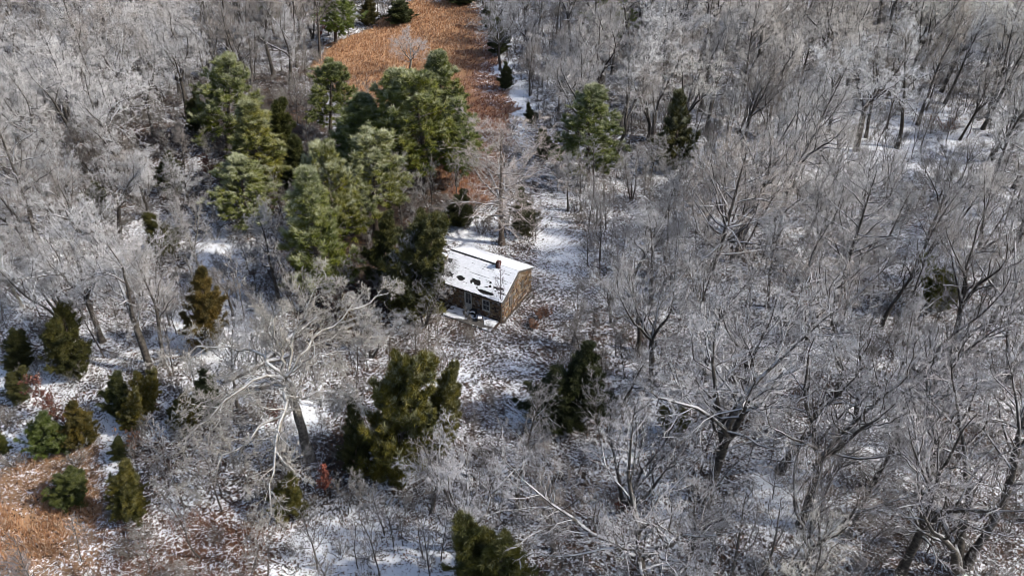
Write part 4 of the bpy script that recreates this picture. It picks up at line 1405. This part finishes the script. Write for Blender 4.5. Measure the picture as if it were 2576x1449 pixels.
def region(px, py):
    if px > 1380:
        if py < 330:
            return "far"
        return "right" if py < 900 else "lowright"
    if py < 260:
        return "farleft"
    return "left" if py < 1000 else "lowleft"

REGION_LABEL = {
    "far": "white-rimed {f} bare tree in the far part of the right-hand wood",
    "right": "grey {f} bare tree in the middle of the right-hand wood",
    "lowright": "grey {f} bare tree in the lower right part of the wood",
    "farleft": "pale {f} bare tree in the upper left wood",
    "left": "frosted {f} bare tree in the middle of the left-hand wood",
    "lowleft": "grey {f} bare tree near the lower left clearing",
}
in_view, rest = [], []
for x, y, px, py in spots:
    (in_view if (-60 < px < 2640 and -10 < py < 1640 and (py < 1560 or abs(px - 1288) < 1250)) else rest).append((x, y, px, py))
in_view.sort(key=lambda q: math.hypot(q[1], CAM_H))
ROOM = 300 - len(BARE)
fill, rest = in_view[:ROOM], rest + in_view[ROOM:]

def pick(px, py):
    r = RNG.random()
    if px > 1150 and py > 780 and RNG.random() < .8:
        return (('forked', 61), ('forked', 62), ('upright', 63), ('multi', 64))[0 if r < .22 else 1 if r < .44 else 2 if r < .92 else 3]
    if px > 1500 and RNG.random() < .25:
        return (('forked', 61), ('forked', 62), ('upright', 63))[int(r * 3)]
    st_ = 'forked' if r < .52 else ('upright' if r < .80 else ('multi' if r < .95 else 'open'))
    ks = KEYS[st_]
    return ks[int(RNG.integers(len(ks)))]

filled = []

def own_colour(px, py):
    """some trees have shed their rime and show brown twigs"""
    c = rime_sunglow_colour(px, py - 60)
    q = RNG.random()
    if q < .22:
        c = c * .35 + np.array([.20, .165, .135]) * .8
    elif q < .40:
        c = c * 1.15
    return jit(c, .12)

for x, y, px, py in fill:
    key = pick(px, py)
    lean = .10 if px > 1500 else .04
    e = add_bare(key, x, y, HGT[(x, y)], RNG.uniform(.85, 1.25), tilt=(float(RNG.normal(lean * .5, .07)), float(RNG.normal(0, .06))), col=own_colour(px, py),
                 label=REGION_LABEL[region(px, py)].format(f=FORM[key[0]]), group="bare trees of the frosted wood")
    filled.append((e, x, y, FORM[key[0]]))
# a filler tree that stands next to something one can name is told by it
used = set()
for lx, ly, ph in LAND:
    for side, (ux, uy) in (("left of", (-1, 0)), ("right of", (1, 0)), ("behind", (0, 1)), ("in front of", (0, -1))):
        best = None
        for i, (e, x, y, f) in enumerate(filled):
            dx, dy = x - lx, y - ly
            d = math.hypot(dx, dy)
            if i in used or d > 7.5 or (dx * ux + dy * uy) < d * .72:
                continue
            if best is None or d < best[0]:
                best = (d, i)
        if best:
            used.add(best[1])
            e, x, y, f = filled[best[1]]
            e["label"] = f"{f} bare tree standing just {side} {ph}"

# farthest and out-of-frame trees: one mass
def cloud(name, pts, metas, coll, label=None):
    """one object: the trees of a mass, set out by geometry nodes on a point mesh"""
    me = bpy.data.meshes.new(name)
    me.vertices.add(len(pts))
    me.vertices.foreach_set("co", np.array(pts, np.float32).ravel())
    for nm, ty, arr in (("rot", 'FLOAT', [m[0] for m in metas]), ("size", 'FLOAT', [m[1] for m in metas]), ("which", 'INT', [m[2] for m in metas])):
        a = me.attributes.new(nm, ty, 'POINT')
        a.data.foreach_set("value", np.array(arr, np.float32 if ty == 'FLOAT' else np.int32))
    o = link(name, me)
    o["kind"] = "stuff"
    o.color = (.55, .52, .47, 1) if name == "distant_woods" else (.27, .255, .24, 1)  # distant trees carry warm sunlight painted into their twig colour
    ng = bpy.data.node_groups.new(name, 'GeometryNodeTree')
    ng.interface.new_socket("Geometry", in_out='INPUT', socket_type='NodeSocketGeometry')
    ng.interface.new_socket("Geometry", in_out='OUTPUT', socket_type='NodeSocketGeometry')
    gi, go = ng.nodes.new("NodeGroupInput"), ng.nodes.new("NodeGroupOutput")
    mp = ng.nodes.new("GeometryNodeMeshToPoints")
    ip = ng.nodes.new("GeometryNodeInstanceOnPoints")
    ci = ng.nodes.new("GeometryNodeCollectionInfo")
    ci.inputs["Collection"].default_value = coll
    ci.inputs["Separate Children"].default_value = True
    ci.inputs["Reset Children"].default_value = True
    ip.inputs["Pick Instance"].default_value = True
    def na(nm, ty):
        n = ng.nodes.new("GeometryNodeInputNamedAttribute")
        n.data_type = ty
        n.inputs["Name"].default_value = nm
        return n.outputs["Attribute"]
    cx = ng.nodes.new("ShaderNodeCombineXYZ")
    ng.links.new(na("rot", 'FLOAT'), cx.inputs[2])
    ng.links.new(gi.outputs[0], mp.inputs[0])
    ng.links.new(mp.outputs[0], ip.inputs["Points"])
    ng.links.new(ci.outputs[0], ip.inputs["Instance"])
    ng.links.new(na("which", 'INT'), ip.inputs["Instance Index"])
    ng.links.new(cx.outputs[0], ip.inputs["Rotation"])
    ng.links.new(na("size", 'FLOAT'), ip.inputs["Scale"])
    ng.links.new(ip.outputs[0], go.inputs[0])
    md = o.modifiers.new("spread", 'NODES')
    md.node_group = ng
    return o

far_coll = bpy.data.collections.new("far_tree_kinds")
kinds = [('forked', 1), ('forked', 2), ('forked', 3), ('upright', 11), ('upright', 12), ('multi', 21)]
for n_, k in enumerate(kinds):
    tm, cm = PROTO[k]
    e = bpy.data.meshes.new("far_tree")
    import bmesh
    bm = bmesh.new()
    bm.from_mesh(tm)
    nt_ = len(bm.faces)
    bm.from_mesh(cm)
    bm.faces.ensure_lookup_table()
    for i, f in enumerate(bm.faces):
        f.material_index = 0 if i < nt_ else 1
    bm.to_mesh(e)
    bm.free()
    e.materials.append(M_BARK)
    e.materials.append(M_TWIG)
    o = bpy.data.objects.new(f"{n_}_far_tree", e)
    o.color = (.54, .53, .52, 1)
    far_coll.objects.link(o)
if rest:
    cloud("distant_woods", [(x, y, float(gz(x, y)) - .05) for x, y, px, py in rest],
          [(float(RNG.uniform(0, 6.28)), HGT[(x, y)] / BH, int(RNG.integers(len(kinds)))) for x, y, px, py in rest], far_coll)

# ------------------------------------------------------------------ young trees, shrubs, undergrowth
def young_mesh(seed, h=5.0, n=15, name="young_tree"):
    rng = np.random.default_rng(seed)
    g = Geo()
    P = grow(np.zeros((1, 3)), np.array([[rng.normal(0, .06), rng.normal(0, .06), 1]]), np.array([h]), 7, .06, .03, rng)
    R = radii(np.array([.05]), np.array([.012]), 7)
    tubes(g, P, R, 5, 0, np.full(P.shape[:2], .05))
    p, d, l, r = spawn(P, R, np.array([h]), n, .25, .98, .72, .2, .32, rng, up=.15)
    P2 = grow(p, d, l, 4, .14, .06, rng)
    R2 = radii(np.full(len(p), .018), np.full(len(p), .010), 4)
    tubes(g, P2, R2, 3, 0, np.full(P2.shape[:2], .35))
    p, d, l, r = spawn(P2, R2, l, 6, .2, 1, .75, .25, .5, rng, up=.1)
    P3 = grow(p, d, l, 2, .2, .05, rng)
    tubes(g, P3, radii(np.full(len(p), .0105), np.full(len(p), .008), 2), 3, 0, np.full(P3.shape[:2], .7))
    p, d, l, r = spawn(P3, radii(np.full(len(l), .01), np.full(len(l), .008), 2), l, 3, .3, 1, .7, .25, .6, rng, up=.05)
    P4 = grow(p, d, l, 1, .2, .05, rng)
    tubes(g, P4, radii(np.full(len(p), .009), np.full(len(p), .007), 1), 3, 0, np.full(P4.shape[:2], .9))
    return g, P3

def shrub_mesh(seed, h=2.0, name="shrub"):
    rng = np.random.default_rng(seed)
    g = Geo()
    n = 11
    az = rng.uniform(0, 6.28, n)
    tl = rng.uniform(.15, .9, n)
    P = grow(np.stack([np.cos(az) * .15, np.sin(az) * .15, np.zeros(n)], -1), np.stack([np.cos(az) * tl, np.sin(az) * tl, np.ones(n)], -1), h * rng.uniform(.6, 1.1, n), 5, .12, .02, rng)
    R = radii(np.full(n, .02), np.full(n, .01), 5)
    tubes(g, P, R, 3, 0, np.full(P.shape[:2], .1))
    p, d, l, r = spawn(P, R, np.full(n, h), 7, .2, 1, .7, .2, .4, rng, up=.1)
    P2 = grow(p, d, l, 3, .18, .04, rng)
    R2 = radii(np.full(len(p), .011), np.full(len(p), .008), 3)
    tubes(g, P2, R2, 3, 0, np.full(P2.shape[:2], .4))
    p, d, l, r = spawn(P2, R2, l, 5, .2, 1, .7, .2, .5, rng, up=.05)
    P3 = grow(p, d, l, 1, .2, .03, rng)
    tubes(g, P3, radii(np.full(len(p), .009), np.full(len(p), .007), 1), 3, 0, np.full(P3.shape[:2], .7))
    return g, P3

YOUNG = [young_mesh(300 + i)[0].mesh("young_tree", [M_TWIG], attr="thin") for i in range(5)]
SHRUB = [shrub_mesh(320 + i)[0].mesh("shrub", [M_TWIG], attr="thin") for i in range(3)]

def add_simple(name, me, x, y, k, col, label, cat, group=None, wide=1.0, tilt=0.0):
    o = link(name, me, None, (x, y, float(gz(x, y)) - .03), (float(RNG.normal(0, .04)), tilt, float(RNG.uniform(0, 6.28))), (k * wide, k * wide, k))
    o.color = (*col, 1)
    return tag(o, label, cat, group)

NO_YOUNG = [[(1240, 150), (1300, 180), (1345, 330), (1400, 520), (1475, 600), (1465, 720), (1380, 830), (1345, 600), (1290, 340)], [(1225, 850), (1385, 830), (1410, 900), (1350, 1065), (1265, 1065)], TOP_MEADOW, GOLD, [(1105, 590), (1350, 590), (1400, 760), (1380, 850), (1270, 860), (1100, 800)], [(1385, 560), (1450, 580), (1450, 680), (1400, 700)], [(1280, 900), (1345, 900), (1340, 1050), (1280, 1050)], [(270, 1050), (320, 1050), (310, 1250), (260, 1250)]]
ry_ = random.Random(3)
def ok_young(px, py):
    for p in NO_YOUNG:
        if inside(px, py, p):
            return False
    if inside(px, py, NO_TALL[2]):
        if px < 300 and py > 1100:
            return ry_.random() < .08
        return ry_.random() < .22
    if inside(px, py, NO_TALL[1]):
        return ry_.random() < .35
    return True
ys = scatter(2.55, ok_young, 16000, 8, [(x, y) for x, y, w in EVER])
view, more = [], []
for q in ys:
    (view if -20 < q[2] < 2600 and 0 < q[3] < 1500 else more).append(q)
view.sort(key=lambda q: math.hypot(q[1], CAM_H))
YL = {"far": "thin young tree in the understory of the far right-hand wood", "right": "thin young tree in the understory of the right-hand wood", "lowright": "thin dark-stemmed young tree low in the right-hand wood",
      "farleft": "thin young tree in the upper left wood's understory", "left": "thin young tree in the left-hand wood's understory", "lowleft": "thin young bare tree near the lower left snow"}
step = 0
view = [q for q in view if not covers(q[0], q[1], 5.0, .22) or RNG.random() < .12]
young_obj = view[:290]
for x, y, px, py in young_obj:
    add_simple("young_tree", YOUNG[int(RNG.integers(5))], x, y, RNG.uniform(.7, 1.5) if not inside(px, py, NO_TALL[1]) else RNG.uniform(.4, .8), jit(rime_sunglow_colour(px, py) * (.92 if py < 800 else .68), .1), YL[region(px, py)], "young tree", "young trees of the understory", RNG.uniform(.8, 1.2), float(RNG.normal(.03, .08)))
under_coll = bpy.data.collections.new("undergrowth_kinds")
for i, me in enumerate(YOUNG[:3] + SHRUB):
    o = bpy.data.objects.new(f"{i}_undergrowth", me)
    o.color = (.42, .40, .38, 1) if i < 3 else (.33, .30, .28, 1)
    under_coll.objects.link(o)
more = more + view[290:]
def ok_brush(px, py):
    if px > 1130 and py > 800 and ry_.random() < .5:
        return False
    for p in NO_YOUNG:
        if inside(px, py, p):
            return False
    if inside(px, py, NO_TALL[2]):
        return ry_.random() < .12
    if inside(px, py, NO_TALL[1]):
        return ry_.random() < .25
    return True
br = scatter(1.9, ok_brush, 16000, 12)
pts = [(x, y, float(gz(x, y)) - .03) for x, y, px, py in more + br]
mt = [(float(RNG.uniform(0, 6.28)), float(RNG.uniform(.6, 1.25)), int(RNG.integers(0, 3))) for q in more] + [(float(RNG.uniform(0, 6.28)), float(RNG.uniform(.4, 1.1)), int(RNG.integers(3, 6)) if RNG.random() < .75 else int(RNG.integers(0, 3))) for q in br]
cloud("undergrowth", pts, mt, under_coll)

# shrubs and small trees one can pick out
def leafy(name, seed, h, n, mat, kind='young'):
    g, P3 = (young_mesh if kind == 'young' else shrub_mesh)(seed, h)
    rng = np.random.default_rng(seed + 5)
    me = g.mesh(name + "_stem", [M_TWIG], attr="thin")
    lg = Geo()
    q = P3.reshape(-1, 3)
    q = q[rng.integers(0, len(q), n)] + rng.normal(0, .06, (n, 3))
    leaf_geo(lg, q, .17, rng)
    return me, lg.mesh(name + "_leaves", [mat])
M_RED = mat_leaf("rust_red_leaves", (0.07, 0.028, 0.02), (0.15, 0.058, 0.042))
M_CRIM = mat_leaf("red_leaves", (0.11, 0.033, 0.024), (0.23, 0.075, 0.052))
M_TAN = mat_leaf("tan_leaves", (0.13, 0.06, 0.035), (0.24, 0.12, 0.07))
LEAFY_THINGS = [
    ("red_leaved_tree", 'young', (140, 1060), 4.4, 700, M_RED, "sapling with dull red leaves on the snow above the bright green evergreen"),
    ("red_leaved_tree", 'young', (178, 1090), 3.6, 500, M_RED, "red-leaved sapling squeezed left of the olive-brown cedar"),
    ("red_leaved_tree", 'young', (822, 1262), 3.4, 800, M_CRIM, "bright red-leaved sapling between the sycamore and the golden cedar"),
    ("red_leaved_tree", 'young', (535, 475), 4.0, 600, M_RED, "dark red-leaved sapling left of the low frosty pine"),
    ("red_leaved_tree", 'young', (806, 110), 4.5, 800, M_CRIM, "red-orange leaved tree at the meadow's left end beside the green pine"),
    ("red_leaved_tree", 'young', (700, 1090), 3.2, 450, M_RED, "reddish sapling behind the sycamore's left limb"),
    ("red_leaved_shrub", 'shrub', (1370, 800), 1.0, 350, M_TAN, "rust-orange leafy shrub on the litter right of the cottage corner"),
    ("red_leaved_shrub", 'shrub', (1345, 822), .8, 220, M_TAN, "smaller rust shrub below the rust-orange one by the cottage"),
    ("red_leaved_shrub", 'shrub', (850, 775), 2.0, 420, M_RED, "maroon shrub right of the front pine's foot"),
    ("red_leaved_shrub", 'shrub', (330, 1140), 1.6, 300, M_TAN, "orange-brown shrub beside the snow strip at lower left"),
    ("red_leaved_shrub", 'shrub', (1560, 1265), 1.2, 200, M_RED, "small maroon shrub on the leaf litter below the near-black cedar"),
    ("red_leaved_shrub", 'shrub', (2130, 95), 2.6, 420, M_TAN, "orange leafed shrub in the far right wood"),
    ("red_leaved_shrub", 'shrub', (2370, 330), 2.2, 300, M_TAN, "tan leafed shrub by the long diagonal trunk's foot"),
]
for nm, kd, base, h, n, mat, lab in LEAFY_THINGS:
    x, y = at(*base)
    a, b = leafy(nm, int(base[0]), h, n, mat, kd)
    e = bpy.data.objects.new(nm, None)
    COL.objects.link(e)
    e.location = (x, y, float(gz(x, y)) - .03)
    tag(e, lab, "tree" if kd == 'young' else "shrub")
    s = link("stem", a, e)
    s.color = (.33, .30, .28, 1)
    link("foliage", b, e)

SMALL = [
    (0, (1262, 815), 5.6, .75, (.34, .30, .34), "thin young tree growing at the cottage's front corner"),
    (1, (1345, 620), 5.5, .6, (.3, .27, .25), "thin dark young tree at the cottage's back right corner"),
    (2, (990, 1370), 5.0, .9, (.36, .34, .34), "slim young tree standing on the open snow at the bottom"),
    (3, (900, 1425), 4.6, 1.0, (.36, .34, .34), "young tree left of the slim one on the open snow"),
    (4, (1012, 1362), 3.4, .9, (.36, .34, .34), "dark-footed young tree beside the slim one on the snow"),
    (0, (855, 1290), 3.6, .8, (.3, .28, .26), "young tree right of the bright red sapling"),
    (1, (1110, 1400), 5.0, .8, (.36, .34, .33), "grey young tree left of the bottom cedar"),
    (2, (560, 1250), 5.2, 1.0, (.36, .35, .34), "leaning young tree in the thicket left of the sycamore's foot"),
    (3, (480, 1180), 4.5, 1.1, (.36, .35, .34), "young tree in the grey thicket below the three-cedar knot"),
    (4, (430, 1250), 4.2, 1.2, (.36, .35, .34), "wide young tree in the grey thicket near the grass-edge cedar"),
    (0, (630, 1230), 4.6, 1.1, (.36, .35, .34), "young tree under the sycamore's lowest limb"),
    (1, (1240, 1230), 6.0, .8, (.32, .30, .29), "pale young tree behind the fallen log below the clearing"),
    (2, (1190, 1350), 5.6, .8, (.32, .30, .29), "young tree right above the bottom cedar"),
    (3, (1420, 1300), 5.4, .9, (.32, .30, .29), "young tree on the leaf litter right of the fallen log"),
    (4, (1100, 850), 3.6, .9, (.36, .33, .30), "wispy young tree in front of the porch slab"),
    (0, (1130, 560), 3.2, 1.0, (.34, .31, .28), "wispy young tree behind the cottage's left end"),
]
for i, base, h, wd, col, lab in SMALL:
    x, y = at(*base)
    add_simple("young_tree", YOUNG[i], x, y, h / 5.0, col, lab, "young tree", None, wd)
BUSH = [
    ((1330, 600), 2.4, (.22, .19, .17), "brown twiggy shrub behind the cottage's right end"),
    ((1210, 590), 2.0, (.24, .21, .18), "twiggy shrub behind the cottage roof's middle"),
    ((1080, 890), 2.2, (.30, .27, .25), "brown twiggy shrub in front of the thin tree at the porch"),
    ((330, 1400), 1.6, (.2, .19, .17), "grey-green shrub alone in the lower left brown grass"),
    ((1080, 1040), 1.8, (.33, .29, .28), "pinkish twiggy shrub right of the smaller olive cedar"),
    ((1180, 1060), 2.0, (.36, .32, .32), "pinkish twiggy shrub on the litter below the clearing"),
    ((700, 1230), 1.9, (.25, .23, .21), "dark twiggy shrub by the sycamore's drooping limb"),
    ((60, 1440), 1.6, (.35, .33, .35), "grey twiggy shrub in the bottom left corner"),
    ((2040, 1440), 2.2, (.25, .23, .21), "dark twiggy shrub at the bottom right of centre"),
    ((1480, 960), 1.9, (.3, .28, .27), "twiggy shrub behind the near-black cedar"),
]
for base, h, col, lab in BUSH:
    x, y = at(*base)
    add_simple("shrub", SHRUB[int(base[0]) % 3], x, y, h / 2.0, col, lab, "shrub", None, 1.15)

# fallen timber
def log(base, end, r, label, z0=.15, z1=.6):
    a, b = at(*base), at(*end)
    rng = np.random.default_rng(int(base[0]))
    g = Geo()
    A = np.array([a[0], a[1], float(gz(*a)) + z0])
    B = np.array([b[0], b[1], float(gz(*b)) + z1])
    n = 8
    t = np.linspace(0, 1, n)[:, None]
    P = (A * (1 - t) + B * t)
    P[1:-1] += rng.normal(0, .08, (n - 2, 3))
    P -= A
    R = np.linspace(r, r * .55, n)[None]
    tubes(g, P[None], R, 8)
    for e_ in (0, -1):
        pass
    p, d, l, r_ = spawn(P[None], R, np.array([np.linalg.norm(B - A)]), 6, .45, .98, .8, .2, .25, rng, up=.15)
    P2 = grow(p, d, l, 4, .15, .0, rng)
    e = bpy.data.objects.new("fallen_log", None)
    COL.objects.link(e)
    e.location = A
    link("trunk", g.mesh("fallen_trunk", [M_BARK], smooth=True), e)
    for q in range(len(P2)):
        bg_ = Geo()
        tubes(bg_, P2[q:q + 1], radii(np.array([r * .35]), np.array([.02]), 4), 5)
        link("branch", bg_.mesh("fallen_branch", [M_BARK]), e)
    tag(e, label, "log")
log((560, 962), (730, 905), .30, "long dark fallen trunk behind the sycamore, lower of the crossed pair")
log((640, 925), (800, 815), .28, "dark fallen trunk running up right behind the sycamore")
log((590, 985), (745, 965), .24, "snow-topped fallen trunk nearest the sycamore's back")
log((1308, 1280), (1255, 1240), .15, "short dark fallen log below the clearing", .12, .8)
log((1200, 1202), (1150, 1180), .13, "small fallen log under the smaller olive cedar", .1, .6)
log((2300, 720), (2200, 760), .16, "snow-topped fallen limb in the mid right wood", .3, 1.0)

# ------------------------------------------------------------------ dry grass and leaf litter
def mat_grass():
    m, t, b = new_mat("dry_broomsedge")
    g = t.nodes.new("ShaderNodeNewGeometry")
    a = N(t, "ShaderNodeAttribute", attribute_name="rust")
    c1 = ramp(t, g.outputs["Random Per Island"], [(0, (0.20, 0.10, 0.055)), (.4, (0.43, 0.225, 0.115)), (.75, (0.55, 0.345, 0.20)), (1, (0.68, 0.59, 0.49))])
    c2 = ramp(t, g.outputs["Random Per Island"], [(0, (0.13, 0.050, 0.032)), (.55, (0.29, 0.125, 0.075)), (1, (0.62, 0.50, 0.44))])
    t.links.new(mixc(t, a.outputs["Fac"], c1, c2), b.inputs["Base Color"])
    return m
M_GRASS = mat_grass()

def grass(name, poly, dens, hgt, rust_fn, seed, tuft=9, keep=None):
    rng = np.random.default_rng(seed)
    c = np.array([at(*p) for p in poly])
    lo, hi = c.min(0), c.max(0)
    n = int((hi - lo).prod() * dens)
    x, y = rng.uniform(lo[0], hi[0], n), rng.uniform(lo[1], hi[1], n)
    px, py = to_px(x, y, 0)
    wob = np.sin(x * .8 + 2 * np.sin(y * .33)) + .8 * np.sin(y * 1.1 + 1.7 * np.sin(x * .6)) + rng.normal(0, .7, n)
    k = inside(px + 9 * wob, py + 6 * rng.normal(0, 1, n), poly)
    if keep is not None:
        k &= keep(x, y, px, py, rng)
    x, y, px, py = x[k], y[k], px[k], py[k]
    z = gz(x, y)
    C = np.stack([x, y, z], -1)
    rr = rust_fn(px, py)
    g = Geo()
    m = len(C)
    az = rng.uniform(0, 6.28, (m, tuft))
    tl = rng.uniform(.1, .75, (m, tuft))
    d = nrm(np.stack([np.cos(az) * tl + .25, np.sin(az) * tl - .1, np.ones((m, tuft))], -1))
    L = hgt * rng.uniform(.55, 1.2, (m, tuft, 1)) * rng.uniform(.7, 1.2, (m, 1, 1))
    s = nrm(np.cross(d, rng.normal(0, 1, (m, tuft, 3)))) * .024
    b = C[:, None, :] + np.stack([np.cos(az), np.sin(az), np.zeros_like(az)], -1) * .06
    V = np.stack([b - s, b + s, b + d * L], 2).reshape(-1, 3)
    i = np.arange(m * tuft)[:, None] * 3
    g.add(V, i + np.array([[0, 1, 2]]), 0, np.repeat(rr, tuft * 3))
    o = link(name, g.mesh(name, [M_GRASS], attr="rust"))
    o["kind"] = "stuff"

def patchy(th):
    def f(x, y, px, py, rng):
        v = np.sin(x * .9 + 1.7 * np.sin(y * .35)) * np.sin(y * .8 + 1.3 * np.sin(x * .5)) + .5 * np.sin(x * 2.3 + y * 1.9) + rng.normal(0, .35, len(x))
        return v > th
    return f
grass("orange_meadow_grass", TOP_MEADOW, 9.5, .62, lambda px, py: np.clip((px - 1120 + (py - 100) * .25) / 110, 0, 1), 61, 8,
      lambda x, y, px, py, rng: rng.random(len(x)) > .55 * np.clip((px - 1115) / 80, 0, 1))
grass("golden_grass", GOLD, 22, .6, lambda px, py: np.zeros_like(px), 62, 10, patchy(-.5))
grass("patchy_orange_grass", LOW_MEADOW, 7, .4, lambda px, py: np.clip(.25 + .0 * px, 0, 1), 63, 8, patchy(.35))
grass("brown_grass", BROWN, 8, .32, lambda px, py: np.ones_like(px), 64, 6, patchy(.3))

def litter():
    rng = np.random.default_rng(70)
    n = 210000
    y = 28 + (150 - 28) * rng.random(n) ** 1.5
    half = (y * CP + CAM_H * SP) * .63
    x = rng.uniform(-1, 1, n) * half
    px, py = to_px(x, y, 0)
    dens = .62 + blob(px, py, SNOWY) * .6 + blob(px, py, LEAFY) * .6
    clump = np.sin(x * 1.1 + 2 * np.sin(y * .4)) * np.sin(y * 1.3 + 2 * np.sin(x * .3)) * .25
    hx, hy = x - HOUSE[0], y - HOUSE[1]
    c, s = math.cos(-YAW), math.sin(-YAW)
    lx, ly = hx * c - hy * s, hx * s + hy * c
    house = (np.abs(lx) < HL / 2 + .9) & (ly > -HD / 2 - 1.75) & (ly < HD / 2 + .3)
    k = (rng.random(n) < dens + clump) & ~house & ~inside(px, py, TOP_MEADOW)
    x, y = x[k], y[k]
    n = len(x)
    C = np.stack([x, y, gz(x, y) + .035], -1)
    az = rng.uniform(0, 6.28, n)
    a = np.stack([np.cos(az), np.sin(az), rng.uniform(-.35, .35, n)], -1)
    b = np.stack([-np.sin(az), np.cos(az), rng.uniform(-.35, .35, n)], -1)
    sz = rng.uniform(.035, .095, (n, 1))
    V = np.stack([C - a * sz, C + b * sz * .6 + [0, 0, .03], C + a * sz, C - b * sz * .6 + [0, 0, .03]], 1).reshape(-1, 3)
    i = np.arange(n)[:, None] * 4
    g = Geo()
    g.add(V, np.concatenate([i + np.array([[0, 1, 2]]), i + np.array([[0, 2, 3]])]))
    m, t, bs = new_mat("fallen_oak_leaves")
    gg = t.nodes.new("ShaderNodeNewGeometry")
    t.links.new(ramp(t, gg.outputs["Random Per Island"], [(0, (0.025, 0.018, 0.014)), (.55, (0.06, 0.038, 0.026)), (.85, (0.13, 0.07, 0.04)), (1, (0.22, 0.10, 0.055))]), bs.inputs["Base Color"])
    o = link("fallen_leaves", g.mesh("fallen_leaves", [m]))
    o["kind"] = "stuff"
litter()
